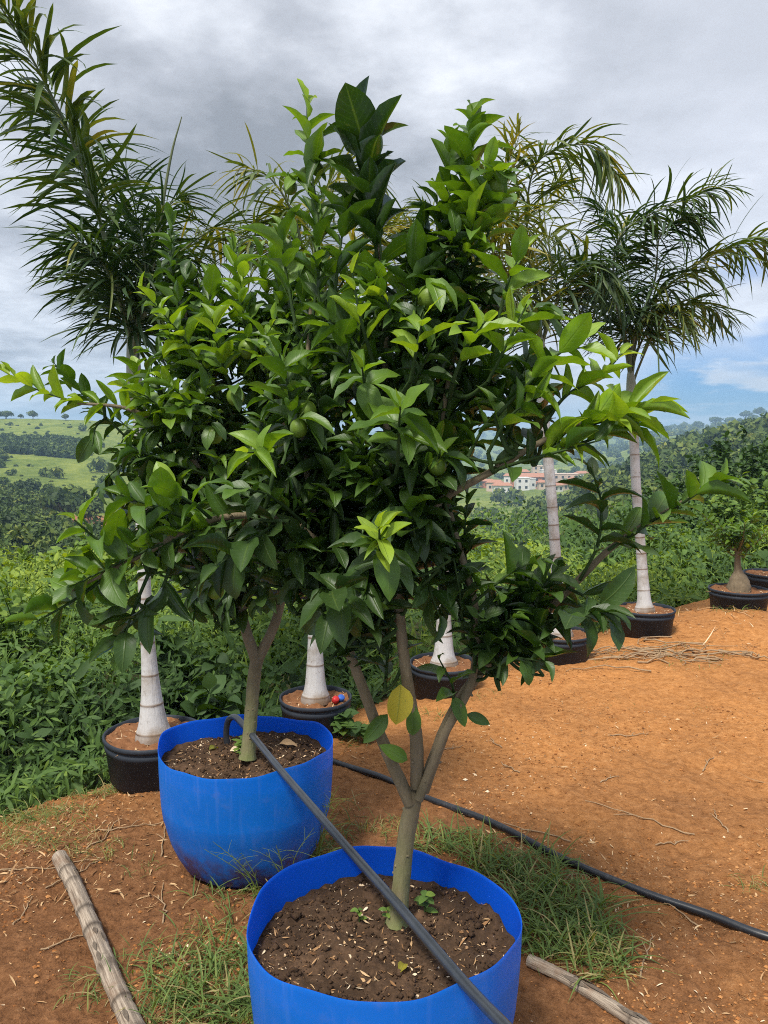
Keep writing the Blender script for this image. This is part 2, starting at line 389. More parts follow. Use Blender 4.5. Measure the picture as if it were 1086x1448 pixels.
yy = np.exp(np.linspace(math.log(.55), math.log(11), 620)); tt = np.linspace(-1.25, 1.25, 640)
Yg, Tg = np.meshgrid(yy, tt, indexing='ij'); Xg = Tg * (Yg + .15)
Zg = ground_z(Xg, Yg)
tn = np.clip(.42 + 0.95 * np.exp(-(((Xg + .35) / 1.3) ** 2 + ((Yg - 1.9) / 1.0) ** 2)) - .25 * sstep(.4, 1.6, Xg) - .2*sstep(2.5, 4, Yg), 0, 1)  # tree shade put into the earth tone: darkest around the planters
guv = np.zeros(Xg.shape + (3,)); guv[..., 0] = sstep(.0, .35, edge_e(Xg, Yg))
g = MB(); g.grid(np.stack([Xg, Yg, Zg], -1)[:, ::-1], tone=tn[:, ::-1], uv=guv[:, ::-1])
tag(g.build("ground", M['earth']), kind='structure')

# ------------------------------------------------------------------ hills (row in the photo at which the terrain stands at each distance)
def row_z(row, d):
    return H_CAM + d * math.tan(math.atan((CY - row) / FPX) - PITCH)
DS = [9, 16, 30, 60, 90, 120, 160, 220, 300, 400, 600, 1000, 1800, 3200]
COLS = {
    -500: [1030, 960, 850, 790, 745, 705, 690, 650, 610, 575, 590, 600, 610, 612],
    0:    [1030, 960, 850, 800, 758, 715, 697, 655, 622, 597, 610, 615, 616, 618],
    130:  [1030, 960, 860, 815, 770, 730, 700, 662, 625, 594, 610, 615, 616, 618],
    330:  [1030, 960, 870, 835, 800, 765, 735, 700, 660, 625, 630, 625, 618, 617],
    560:  [1030, 960, 880, 850, 825, 800, 780, 750, 715, 688, 668, 645, 628, 612],
    700:  [1030, 950, 880, 850, 825, 800, 772, 742, 712, 690, 668, 648, 625, 606],
    790:  [1020, 940, 870, 835, 805, 775, 745, 722, 705, 688, 664, 645, 622, 608],
    850:  [1010, 930, 850, 810, 770, 730, 698, 684, 690, 682, 655, 636, 618, 613],
    960:  [1000, 910, 830, 780, 730, 690, 660, 640, 655, 650, 628, 612, 612, 617],
    1086: [990, 890, 800, 750, 705, 668, 632, 608, 625, 622, 604, 594, 610, 620],
    1600: [990, 870, 780, 720, 670, 620, 570, 530, 560, 570, 570, 575, 610, 620],
}
CK = sorted(COLS); LD = np.log(DS)
ZT = np.array([[row_z(COLS[c][i], d) for i, d in enumerate(DS)] for c in CK]); TK = np.array([(c - CX) / FPX for c in CK])
def hill_z(x, y):
    x = np.asarray(x, float); y = np.asarray(y, float)
    t = x / y; ld = np.log(np.maximum(y, 1))
    # smooth interpolation in both directions, on z
    i = np.clip(np.searchsorted(TK, t) - 1, 0, len(TK) - 2); ft = np.clip((t - TK[i]) / (TK[i + 1] - TK[i]), 0, 1); ft = ft * ft * (3 - 2 * ft)
    j = np.clip(np.searchsorted(LD, ld) - 1, 0, len(LD) - 2); fd = np.clip((ld - LD[j]) / (LD[j + 1] - LD[j]), 0, 1)
    z = (ZT[i, j] * (1 - fd) + ZT[i, j + 1] * fd) * (1 - ft) + (ZT[i + 1, j] * (1 - fd) + ZT[i + 1, j + 1] * fd) * ft
    return z + y * .011 * (fbm(x * 6 / (y + 30) + 3, ld * 7, 3) - .5) * sstep(20, 80, y) + (fbm(x * .02, y * .02, 3) - .5) * .012 * y
yy = np.exp(np.linspace(math.log(8.5), math.log(3300), 340)); tt = np.linspace(-1.0, 1.0, 330)
Yg, Tg = np.meshgrid(yy, tt, indexing='ij'); Xg = Tg * Yg; Zg = hill_z(Xg, Yg)
def red_mask(x, y):
    r = 0
    for px, d, rr in ((118, 106, 9), (138, 96, 9), (108, 118, 6), (150, 110, 8), (40, 132, 5), (840, 150, 9), (815, 120, 6), (640, 230, 14), (1000, 330, 20)):
        r = r + np.exp(-(((x - (px - CX) / FPX * d) / rr) ** 2 + ((y - d) / rr) ** 2))
    return np.clip(r, 0, 1)
g = MB(); g.grid(np.stack([Xg, Yg, Zg], -1)[:, ::-1], tone=red_mask(Xg, Yg)[:, ::-1])
tag(g.build("hills", M['hill']), kind='structure')

# ------------------------------------------------------------------ trees on the hills
def crown_cards(r, hgt, ncard, size, seed, flat=1.0):
    """leaf clumps through a lumpy crown of radius r; returns verts (n*4), tone"""
    q = np.random.default_rng(seed)
    nb = 9; c = nrm(q.normal(size=(nb, 3))) * q.uniform(.25, .75, (nb, 1)) * r; c[:, 2] = np.abs(c[:, 2]) * flat + .15 * r
    br = q.uniform(.32, .55, nb) * r
    b = q.integers(0, nb, ncard); dirn = nrm(q.normal(size=(ncard, 3)) + [0, 0, .35])
    p = c[b] + dirn * (br[b] * q.uniform(.6, 1.08, ncard))[:, None] * [1, 1, .8 * flat + .2]
    n = nrm(dirn + q.normal(size=(ncard, 3)) * .55); a = nrm(np.cross(n, q.normal(size=(ncard, 3)))); bb = np.cross(n, a)
    s = size * q.uniform(.6, 1.3, (ncard, 1)); e = q.uniform(.4, .8, (ncard, 1))
    V = np.stack([p - a * s, p - bb * s * e, p + a * s, p + bb * s * e], 1); V[..., 2] += hgt
    tone = np.clip(.38 + q.normal(0, .14, ncard) + q.normal(0, .1, nb)[b], 0, 1)
    return V.reshape(-1, 3), np.repeat(tone, 4)
PROTO_N = [crown_cards(1, .55, 900, .13, 100 + i) for i in range(5)]
PROTO_F = [crown_cards(1, .45, 230, .24, 200 + i) for i in range(6)]
def add_tree_cards(mb, proto, x, y, z, r, sz, rot, tshift):
    V, t = proto; c, s = math.cos(rot), math.sin(rot)
    R = np.array([[c, -s, 0], [s, c, 0], [0, 0, 1.0]])
    W = (V @ R.T) * [r, r, r * sz] + [x, y, z]
    mb.add(W, np.arange(len(W)).reshape(-1, 4), tone=np.clip(t + tshift, 0, 1))
woods = MB()
q = np.random.default_rng(21)
NT_ = 6500
yy = np.exp(q.uniform(math.log(26), math.log(2400), NT_)); tt = q.uniform(-.72, .72, NT_)
for x_t, y in zip(tt, yy):
    x = x_t * y; px = x_t * FPX + CX
    dens = 1.0
    clump = float(fbm(np.array([x_t * 9 + math.log(y) * 2.0]), np.array([math.log(y) * 6]), 3)[0])
    if px < 420:                                   # left slope: pasture above, dark woods below, wood band near the ridge
        if 126 < y < 165: dens = .25 if px > 40 else .5
        elif 165 <= y < 250: dens = .05 if clump < .6 else .5
        elif 250 <= y < 300: dens = 1.0 if px < 95 else .25
        elif y >= 300: dens = .05
    elif px < 830: dens = .9 if clump > .46 else .2
    else: dens = 1.0
    if float(red_mask(np.array([x]), np.array([y]))[0]) > .4: dens *= .1
    if 100 < px < 175 and 55 < y < 128: dens *= .25
    if 330 < y < 470 and 690 < px < 810 : dens *= .3
    if q.random() > dens: continue
    z = float(hill_z(np.array([x]), np.array([y]))[0])
    r = q.uniform(1.3, 3.2) * (.7 if px < 420 else 1) * (1 + y / 900) * (.6 if y < 60 else 1)
    near = y < 150
    add_tree_cards(woods, (PROTO_N if near else PROTO_F)[q.integers(0, 5)], x, y, z - .25 * r, r, q.uniform(.75, 1.15), q.random() * 6.28, q.normal(0, .15) + (.12 if px > 400 else .04))
for i in range(620):                                    # woods filling the lower left slope
    y = math.exp(q.uniform(math.log(52), math.log(150))); px = q.uniform(-260, 260); x = (px - CX) / FPX * y
    if float(red_mask(np.array([x]), np.array([y]))[0]) > .33 and q.random() > .06: continue
    if y < 100 and 95 < px < 165 and q.random() < .6: continue
    if y > 128 and px > 20 + 90 * q.random(): continue
    z = float(hill_z(np.array([x]), np.array([y]))[0]); rr = q.uniform(.9, 2.3)
    add_tree_cards(woods, PROTO_N[q.integers(0, 5)], x, y, z - .3 * rr, rr, q.uniform(.8, 1.25), q.random() * 6.28, q.normal(-.02, .16))
for i in range(260):                                    # scrub dotted along the pasture
    y = q.uniform(150, 380); px = q.uniform(-200, 330); x = (px - CX) / FPX * y
    z = float(hill_z(np.array([x]), np.array([y]))[0]); rr = q.uniform(.25, .8) * y / 200
    add_tree_cards(woods, PROTO_F[q.integers(0, 6)], x, y, z - .4 * rr, rr, q.uniform(.6, 1.0), q.random() * 6.28, q.normal(.05, .12))
for i in range(420):                                    # the dark belt under the left ridge
    y = q.uniform(236, 296) + 0.0; px = 110 - abs(q.normal(0, 95)) + (y - 240) * .35; x = (px - CX) / FPX * y
    z = float(hill_z(np.array([x]), np.array([y]))[0]); rr = q.uniform(1.2, 2.6)
    add_tree_cards(woods, PROTO_F[q.integers(0, 6)], x, y, z - .3 * rr, rr, q.uniform(.8, 1.2), q.random() * 6.28, q.normal(-.08, .1))
tag(woods.build("distant_woods", M['wood_far'], smooth=False), "dense woods covering the far slopes", "woods", kind='stuff')

# trees one can tell apart
def hill_tree(px, d, r, hgt, label, group=None, flat=.8, tshift=0.0, seed=0, name="tree", row=None):
    x = (px - CX) / FPX * d; z = float(hill_z(np.array([x]), np.array([d]))[0])
    t = empty(name, (x, d, z - .1), label, "tree", group)
    V, tn_ = crown_cards(r, hgt, 700, .15 * r, 500 + seed, flat)
    m = MB(); m.add(V, np.arange(len(V)).reshape(-1, 4), tone=np.clip(tn_ + tshift, 0, 1)); m.build("crown", M['wood_far'], t, smooth=False)
    m = MB(); h2 = hgt + .5 * r
    m.tube(curve([(0, 0, -.3), (.05 * r, 0, hgt * .6), (0, .04 * r, h2)], 8), np.linspace(.09, .05, 8) * r, 7)
    for a in (0.4, 2.4, 4.5): m.tube(curve([(.03 * r, 0, hgt * .6), (.3 * r * math.cos(a), .3 * r * math.sin(a), hgt * .95), (.55 * r * math.cos(a), .55 * r * math.sin(a), hgt + .45 * r * flat)], 6), np.linspace(.05, .02, 6) * r, 5)
    m.build("trunk", M['bark'], t)
    return t
hill_tree(12, 398, 4.2, 1.6, "flat topped tree on the left skyline ridge", seed=1, flat=.5)
hill_tree(50, 396, 2.6, 1.9, "tall lone tree on the left skyline ridge", seed=2)
hill_tree(33, 398, 1.6, 1.0, "small tree between two taller ones on the left ridge", seed=3)
hill_tree(96, 395, 2.2, 1.4, "rounded tree on the left ridge beside the citrus leaves", seed=4)
hill_tree(93, 112, 3.6, 1.6, "broad dark tree above the red earth scar on the left slope", seed=5, tshift=-.08)
hill_tree(125, 104, 2.0, 2.0, "thin tree standing in the red earth scar", seed=6, flat=1.0)
hill_tree(72, 92, 2.6, 1.2, "olive tree at the left foot of the red earth scar", seed=7, tshift=.1)
hill_tree(105, 84, 2.5, 1.3, "dark tree below the red earth scar on the left slope", seed=8, tshift=-.1)
for i, (px, d, r, h_) in enumerate(((938, 985, 9, 9), (962, 990, 7, 10), (985, 985, 10, 9), (1008, 975, 9, 11), (1028, 980, 8, 8), (1050, 985, 9, 10), (1072, 980, 10, 9), (915, 990, 8, 8), (905, 990, 6, 9))):
    hill_tree(px, d, r, h_, "hazy flat topped tree on the far right skyline", "trees along the far right skyline", flat=.45, seed=20 + i)

# ------------------------------------------------------------------ town in the valley
def house(px, d, w, dep, h, wall, roofed, label, nwin=3, storeys=1, rz=0.0):
    w, h = w * 1.05, h * 1.1
    x = (px - CX) / FPX * d; z = float(hill_z(np.array([x]), np.array([d]))[0])
    t = empty("house", (x, d, z), label, "house", "houses of the town in the valley"); t.rotation_euler.z = rz
    def box(m, x0, x1, y0, y1, z0, z1):
        v = [(a, b, c) for c in (z0, z1) for b in (y0, y1) for a in (x0, x1)]
        m.add(v, [(0, 2, 3, 1), (4, 5, 7, 6), (0, 1, 5, 4), (2, 6, 7, 3), (0, 4, 6, 2), (1, 3, 7, 5)])
    m = MB(); box(m, -w / 2, w / 2, -dep / 2, dep / 2, -3, h); wl = m.build("wall", wall, t, smooth=False)
    m = MB()
    if roofed:
        o_ = .5; rh = .22 * dep
        v = [(-w / 2 - o_, -dep / 2 - o_, h + .01), (w / 2 + o_, -dep / 2 - o_, h + .01), (w / 2 + o_, dep / 2 + o_, h + .01), (-w / 2 - o_, dep / 2 + o_, h + .01), (-w / 2 + 1, 0, h + rh), (w / 2 - 1, 0, h + rh)]
        m.add(v, [(0, 1, 5, 4), (2, 3, 4, 5), (3, 2, 1, 0)], [(3, 0, 4), (1, 2, 5)]); m.build("roof", M['roof'], t, smooth=False)
    else:
        box(m, -w / 2 - .15, w / 2 + .15, -dep / 2 - .15, dep / 2 + .15, h + .01, h + .35); m.build("roof", wall, t, smooth=False)
    for s_ in range(storeys):
        for i in range(nwin):
            xx = (i + .5) / nwin * w - w / 2; zz = (s_ + .35) * h / storeys
            m = MB(); box(m, xx - .6, xx + .6, -dep / 2 - .05, -dep / 2 + .1, zz, zz + 1.3); m.build("window", M['glass'], t, smooth=False)
    return t
house(752, 405, 20, 9, 5.5, M['brick'], True, "long brick building with clay roof above the white house", 6, 2)
house(738, 372, 6, 7, 5.5, M['white'], False, "white flat roofed house below the long brick building", 2, 2)
house(747, 385, 5, 6, 5, M['white'], False, "white house touching the flat roofed one", 2, 1, .3)
house(798, 412, 13, 8, 6, M['cream'], False, "pale apartment block behind the ringed palm trunk", 4, 2)
house(815, 404, 7, 6, 3.5, M['cream'], True, "low cream house right of the pale apartment block", 2)
house(710, 360, 8, 6, 3.5, M['white'], True, "white house with clay roof at the left end of the town", 3)
house(700, 378, 7, 6, 4, M['cream'], True, "cream house behind the leftmost white one", 2, 1, -.3)
house(770, 370, 6, 5, 3, M['cream'], True, "small cream house below the town", 2)
house(800, 356, 6, 5, 2.6, M['cream'], True, "small house with clay roof among trees at the right below town", 2, 1, .4)
house(775, 430, 8, 6, 7, M['white'], False, "tall white house at the top of the town", 3, 2)
house(735, 425, 9, 6, 6.5, M['cream'], True, "cream house behind the brick building", 3, 2)

house(690, 395, 6, 5, 3.2, M['brick'], True, "brick cottage at the far left of the town", 2, 1, .2)
house(722, 440, 7, 6, 4.5, M['white'], True, "white house with clay roof behind the left of the town", 2, 1, -.2)
house(760, 455, 6, 6, 8, M['cream'], False, "slim tall cream building at the back of the town", 2, 3)
house(826, 440, 9, 6, 4, M['white'], True, "long white house at the right end of the town", 3, 1, .15)
house(840, 380, 6, 5, 3, M['brick'], True, "brick cottage on the slope right of the town", 2, 1, -.35)
house(785, 345, 5, 5, 2.8, M['white'], True, "small white house nearest the viewer below the town", 2, 1, .5)

# ------------------------------------------------------------------ thicket beyond the edge
def canopy(x, y):
    e = edge_e(x, y)
    base = -.12 + .40 * sstep(.0, .6, e) - .055 * np.maximum(e - .6, 0) - .9 * sstep(6.5, 12, e)
    r = base + .6 * (fbm(x * .9 + 2, y * .9, 2) - .5) * sstep(.1, 1.2, e) + .42 * (fbm(x * 2.7, y * 2.7 + 4, 2) - .5) * sstep(.1, .8, e)
    return r, e
def scatter_leaves(mb, N, y0, y1, t0, t1, Lr, seed, toneb=.38, wr=.3):
    q = np.random.default_rng(seed)
    y = np.exp(q.uniform(math.log(y0), math.log(y1), N)); x = q.uniform(t0, t1, N) * y
    c, e = canopy(x, y); k = (e > .0) & (e < 12); x, y, c, e = x[k], y[k], c[k], e[k]; N = len(x)
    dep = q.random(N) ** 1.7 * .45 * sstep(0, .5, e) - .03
    z = np.maximum(c - dep, ground_z(x, y, False) + .02 + .12 * q.random(N))
    h = .06; gx = (canopy(x + h, y)[0] - c) / h; gy = (canopy(x, y + h)[0] - c) / h
    nn = nrm(np.stack([-gx, -gy, np.ones(N)], 1) + q.normal(size=(N, 3)) * .45 + [0, -.35, 0])
    d = nrm(np.cross(nn, q.normal(size=(N, 3)))); d[:, 2] -= .25
    kind = fbm(x * 1.6 + 9, y * 1.6, 2); wr = wr * np.where(kind > .54, .45, np.where(kind < .42, 1.35, 1.0))
    L = q.uniform(*Lr, N) * (1 + y / 14) * np.where(kind > .54, 1.5, 1.0)
    sp = fbm(x * .8 + 40, y * .8, 2)
    tone = np.clip(toneb + (sp - .5) * 1.2 + q.normal(0, .1, N) - .25 * (dep > .15) + .14 * sstep(6, 9, y)*(x<0), 0, 1)  # leaves deep under the canopy get a darker tone as painted shade
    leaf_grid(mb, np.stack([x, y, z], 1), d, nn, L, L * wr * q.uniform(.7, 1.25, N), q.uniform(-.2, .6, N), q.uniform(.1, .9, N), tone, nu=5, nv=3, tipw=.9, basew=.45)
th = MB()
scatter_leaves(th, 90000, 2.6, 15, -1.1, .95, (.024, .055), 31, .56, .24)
scatter_leaves(th, 30000, 2.6, 9, -.9, .7, (.018, .038), 32, .68, .2)
scatter_leaves(th, 2600, 3, 12, -1.1, .9, (.06, .10), 33, .45, .34)
# grass blades and straggling stems through it
nb = 9000; q = np.random.default_rng(36); y = np.exp(q.uniform(math.log(2.7), math.log(11), nb)); x = q.uniform(-1.0, .85, nb) * y
c, e = canopy(x, y); kk = (e > .02) & (e < 9) & (fbm(x * 1.1 + 70, y * 1.1, 2) > .5); x, y, c = x[kk], y[kk], c[kk]; nb = len(x)
leaf_grid(th, np.stack([x, y, c - .12], 1), nrm(q.normal(size=(nb, 3)) * [.5, .5, .2] + [0, 0, .9]), q.normal(size=(nb, 3)) * .4 + [0, -.5, .6], q.uniform(.14, .34, nb), q.uniform(.003, .007, nb), .5, q.uniform(.4, 1.8, nb), np.clip(q.normal(.62, .14, nb), 0, 1), nu=6, nv=3, tipw=.6, basew=.3)
# fine stems poking out
for i in range(260):
    y = math.exp(rng.uniform(math.log(3), math.log(10))); x = rng.uniform(-.8, .75) * y
    c, e = canopy(np.array([x]), np.array([y]))
    if e[0] < .3: continue
    b = np.array([x, y, c[0] - .2]); a = rng.normal(size=3) * .12; a[2] = rng.uniform(.2, .42)
    th.tube(curve([b, b + a * .6, b + a + rng.normal(size=3) * .04], 5), [.003, .003, .0025, .002, .001], 4, tone=.6, caps=False)
tag(th.build("thicket", M['weed']), "leafy green thicket covering the slope beyond the dirt edge", "thicket", kind='stuff')

def shrub(px, d, z0, hgt, r, nst, L, toneb, label, seed, wr=.3, name="shrub", up=.4):
    q = np.random.default_rng(seed); x = (px - CX) / FPX * d * 1.0
    t = empty(name, (x, d, z0), label, "shrub")
    ms = MB(); ml = MB()
    for i in range(nst):
        a = q.random() * 6.28; ra = r * math.sqrt(q.random()); hh = hgt * (1 - .45 * (ra / r) ** 2) * q.uniform(.7, 1.1)
        pts = curve([(0.25 * ra * math.cos(a), .25 * ra * math.sin(a), 0), (ra * .7 * math.cos(a), ra * .7 * math.sin(a), hh * .6), (ra * math.cos(a) + q.normal() * .05, ra * math.sin(a) + q.normal() * .05, hh)], 12)
        ms.tube(pts, np.linspace(.008, .002, 12), 5, caps=False)
        n = int(14 * hh / .5) + 8; u = q.uniform(.25, 1, n); f = u * 11; i0 = np.minimum(f.astype(int), 10)
        b = pts[i0] + (pts[i0 + 1] - pts[i0]) * (f - i0)[:, None]
        dd = nrm(q.normal(size=(n, 3)) * [1, 1, .5] + [0, 0, up]); nn = nrm(q.normal(size=(n, 3)) * .5 + [0, -.25, 1])
        LL = L * q.uniform(.6, 1.2, n)
        leaf_grid(ml, b, dd, nn, LL, LL * wr * q.uniform(.8, 1.2, n), q.uniform(0, .7, n), q.uniform(.2, 1, n), np.clip(toneb + q.normal(0, .1, n) + .12 * (u - .6), 0, 1), nu=5, nv=3)
    ms.build("stem", M['twig'], t); ml.build("foliage", M['weed'], t)
    return t
shrub(55, 9.5, -1.0, 1.05, 1.0, 70, .13, .74, "bright yellow green shrub at the left edge above the thicket", 41)
shrub(130, 10.5, -1.0, 1.05, .9, 60, .12, .66, "light green shrub beside the bright one on the left crest", 42)
shrub(235, 4.0, -.45, .75, .4, 34, .12, .16, "dark broad leaved shrub behind the left palm pot", 43, .36)
shrub(20, 5.2, -.5, .95, .5, 46, .075, .62, "fresh green bush at the left edge in the middle of the thicket", 55)
shrub(95, 4.3, -.45, .72, .35, 40, .06, .5, "low fine leaved bush left of the leftmost palm trunk", 56, .24)
shrub(165, 6.6, -.5, .95, .6, 50, .09, .7, "yellowish bush seen past the leftmost palm trunk", 57)
shrub(300, 4.7, -.5, .8, .4, 44, .07, .66, "bright bush between the leftmost palm and the rear citrus trunk", 58, .26)
shrub(5, 3.9, -.5, .75, .35, 40, .05, .42, "small leaved bush at the left edge close to the dirt", 59, .26)
shrub(345, 5.6, -.5, .8, .6, 44, .11, .3, "dark green bush between the two left palms", 44, .33)
shrub(520, 5.6, -.55, .85, .6, 40, .10, .45, "loose green bush behind the forked citrus stem", 45)
shrub(690, 6.8, -.5, .7, .6, 40, .09, .4, "bush showing through the leaves left of the pale ringed trunk", 46)
shrub(850, 8.2, -.75, .85, .6, 40, .10, .72, "yellow green shrub left of the rightmost palm pot", 47)
shrub(935, 9.0, -.8, 1.35, .5, 34, .10, .66, "tall leafy shrub right of the rightmost palm trunk", 48, .4)
shrub(955, 8.3, -.6, .7, .5, 40, .2, .72, "ferny light green clump behind the rightmost palm pot", 49, .1)
shrub(1000, 9.0, -.6, .8, .55, 40, .2, .66, "ferny clump left of the caudex tree", 50, .1)
shrub(1075, 11.5, -.7, 1.5, .9, 60, .12, .62, "large light green shrub behind the caudex tree", 51)
shrub(1060, 16, -1.2, 2.6, 1.9, 90, .16, .2, "tall dark shrub at the right edge behind all pots", 52)
shrub(960, 16, -1.6, 2.0, 1.7, 80, .15, .26, "dark rounded shrub behind the rightmost palm trunk", 53)
shrub(860, 15, -1.9, 1.7, 1.5, 70, .14, .3, "dark bush in the gap between the right palms", 54)

# ------------------------------------------------------------------ pots
def lathe(mb, prof, n=64, sx=1.0, sy=1.0, warp=None, tone=.5, mi=0):
    a = np.linspace(0, 2 * math.pi, n, endpoint=False)
    V = np.zeros((len(prof), n, 3))
    for i, (r, z) in enumerate(prof):
        w = 1.0 if warp is None else warp(a, z)
        V[i, :, 0] = r * sx * np.cos(a) * w; V[i, :, 1] = r * sy * np.sin(a) * w; V[i, :, 2] = z
    mb.grid(V, tone=tone, mi=mi, wrap=True); return V
def soil_disc(mb, rx, ry, z, n=90, rings=46, amp=.02, warp=None, seed=0.0):
    a = np.linspace(0, 2 * math.pi, n, endpoint=False); rr = np.linspace(0.001, 1, rings)
    w = 1.0 if warp is None else warp(a, z)
    X = rr[:, None] * rx * np.cos(a)[None] * w; Y = rr[:, None] * ry * np.sin(a)[None] * w
    edge = sstep(1.0, .8, rr)[:, None]
    Z = z + amp * 1.6 * (fbm(X * 9 + seed, Y * 9, 3) - .5) + amp * 1.3 * (fbm(X * 40 + seed, Y * 40, 3) - .5) + amp * .5 * (rr[:, None] > .9) * (fbm(X * 60, Y * 60 + seed, 2) - .3) * (1 - .5 * edge)
    mb.grid(np.stack([X, Y, Z], -1), wrap=True)
    return lambda x, y: z + amp * 1.6 * (fbm(np.array([x * 9 + seed]), np.array([y * 9]), 3)[0] - .5) + amp * 1.3 * (fbm(np.array([x * 40 + seed]), np.array([y * 40]), 3)[0] - .5)

def litter(mb, N, sampler, size, seed, tones=(.3, 1.0)):
    """curved chips and straw bits lying on a surface; sampler(q, N) -> points, up scale"""
    q = np.random.default_rng(seed); p = sampler(q, N); N = len(p)
    a = q.random(N) * 6.28; d = np.stack([np.cos(a), np.sin(a), q.normal(0, .25, N)], 1)
    L = size * np.exp(q.normal(0, .55, N)); W = L * np.where(q.random(N) < .55, .07, q.uniform(.15, .4, N))
    W = np.clip(W, .0007, .0032)
    nn = q.normal(size=(N, 3)) * .35 + [0, 0, 1]
    leaf_grid(mb, p, d, nn, L, W, q.uniform(-.5, 1.2, N), q.uniform(-.9, 1.6, N), q.uniform(*tones, N), nu=4, nv=3, tipw=.3, basew=.3, twist=q.normal(0, .3, N))
def pebbles(mb, p, r, q, tones=(.2, .9), mi=0):
    oc = np.array([(1, 0, 0), (-1, 0, 0), (0, 1, 0), (0, -1, 0), (0, 0, 1), (0, 0, -1)], float)
    tr = np.array([(0, 2, 4), (2, 1, 4), (1, 3, 4), (3, 0, 4), (2, 0, 5), (1, 2, 5), (3, 1, 5), (0, 3, 5)])
    N = len(p); V = p[:, None] + oc[None] * r[:, None, None] * q.uniform(.55, 1.2, (N, 6, 3)) * [1, 1, .7]
    T = (tr[None] + (np.arange(N) * 6)[:, None, None]).reshape(-1, 3)
    mb.add(V.reshape(-1, 3), tris=T, tone=np.repeat(q.uniform(*tones, N), 6), mi=mi)

def drum(cx, cy, rx, ry, h, soil_z, label, warp, seed):
    z0 = gz(cx, cy) - .01
    t = empty("blue_planter", (cx, cy, z0), label, "planter", "blue drum planters")
    prof = [(.0, .004), (.45, .003), (.62, .012), (.72, .035), (.80, .075), (.865, .12), (.915, .17), (.925, .185), (.945, .20), (.965, .238), (.9675, .243), (.9685, .25), (.985, .30), (.995, .35), (1.0, h - .012), (1.002, h - .004), (1.0, h)]
    inn = [(.9935, h - .001), (.990, h - .008), (.98, .35), (.97, .30), (.95, .24), (.9, .17), (.8, .09), (.6, .03), (0, .02)]
    m = MB(); lathe(m, prof, 128, rx, ry, warp); lathe(m, [prof[-1]] + inn, 128, rx, ry, warp, mi=1)
    for vv in m.v:                      # the hand sawn rim is not level
        a = np.arctan2(vv[:, 1], vv[:, 0]); vv[:, 2] += (.007 * np.sin(2 * a + seed) + .004 * np.sin(5 * a + 2 * seed) + .002 * np.sin(11 * a)) * sstep(.25, h, vv[:, 2])
    m.build("drum_wall", [M['blue'], M['blue_in']], t)
    m = MB(); fz = soil_disc(m, rx * .982, ry * .982, soil_z, warp=warp, seed=seed)
    so = m.build("soil", M['potsoil'], t)
    m = MB()
    def smp(q, N):
        a = q.random(N) * 6.283; r = np.sqrt(q.random(N)) * .95; x = r * rx * np.cos(a); y = r * ry * np.sin(a)
        return np.stack([x, y, np.array([fz(i, j) for i, j in zip(x, y)]) + .003], 1)
    litter(m, 1000, smp, .0075, int(60 + seed), (0, 1.0)); litter(m, 40, smp, .022, int(61 + seed), (.1, .8))
    q = np.random.default_rng(int(seed) + 5); pp = smp(q, 900); pebbles(m, pp, .0035 * np.exp(q.normal(0, .5, 900)), q, (0, .12), 1)
    pp = smp(q, 45); pebbles(m, pp, q.uniform(.005, .012, 45), q, (0, .08), 1)
    tag(m.build("chip_litter", [M['straw'], M['potsoil']], so), kind='stuff')
    return t, fz
warp_f = lambda a, z: 1 + .014 * np.cos(3 * a + 1.2) + .010 * np.cos(5 * a) + .005 * np.cos(9 * a + 1)
warp_r = lambda a, z: 1 + (.03 * np.cos(3 * (a - 2.75)) + .02 * np.cos(4 * (a - 2.6)) + .008 * np.cos(7 * a)) * sstep(.1, .42, np.array(z))
FP = np.array([-.002, 1.555]); RP = np.array([-.458, 2.47])
HB = .425
pf, fz_f = drum(FP[0], FP[1], .287, .262, HB, .352, "front blue drum planter with the pipe crossing its soil, cut off by the lower edge", warp_f, 3.0)
pr, fz_r = drum(RP[0], RP[1], .292, .262, HB, .36, "rear blue drum planter standing whole on the dirt, mud at its foot", warp_r, 9.0)
zf = float(pf.location.z); zr = float(pr.location.z)

def nursery_pot(cx, cy, r, h, label, seed, zoff=0.0):
    z0 = gz(cx, cy) + zoff - .012
    t = empty("nursery_pot", (cx, cy, z0), label, "plant pot", "black nursery pots")
    w = lambda a, z: 1 + .015 * np.cos(2 * a + seed) + .008 * np.cos(5 * a + seed * 2)
    m = MB(); lathe(m, [(0, .004), (r * .84, .002), (r * .88, .008), (r * .955, h * .72), (r * .975, h * .73), (r * .98, h * .82), (r * .965, h * .83), (r * .97, h - .022)], 72, warp=w); lathe(m, [(r * .95, h - .02), (r * .94, h * .6), (r * .9, h * .4)], 72, warp=w)
    m.build("pot_wall", M['black'], t)
    m = MB(); a = np.linspace(0, 6.2832, 10)[:-1]
    lathe(m, [(r * .955, h - .021), (r * 1.0, h - .021), (r * 1.012, h - .012), (r * 1.008, h - .002), (r * .985, h), (r * .96, h - .003), (r * .951, h - .021)], 72, warp=w)
    m.build("rim", M['black'], t)
    m = MB(); fz = soil_disc(m, r * .955, r * .955, h - .022, 64, 26, .025, w, seed * 7.0); s_ = m.build("soil", M['palmsoil'], t)
    m = MB()
    def smp(q, N):
        a = q.random(N) * 6.283; rr = np.sqrt(q.random(N)) * .9 * r; x = rr * np.cos(a); y = rr * np.sin(a)
        return np.stack([x, y, np.array([fz(i, j) for i, j in zip(x, y)]) + .002], 1)
    litter(m, 120, smp, .02, int(seed * 10) + 70); tag(m.build("chip_litter", M['straw'], s_), kind='stuff')
    return t
PALMS = [  # px of the trunk foot, forward distance, pot radius, pot height
    (217, 3.17, .205, .20), (446, 3.68, .178, .20), (628, 4.30, .20, .20), (793, 4.86, .20, .20), (912, 5.52, .213, .205)]
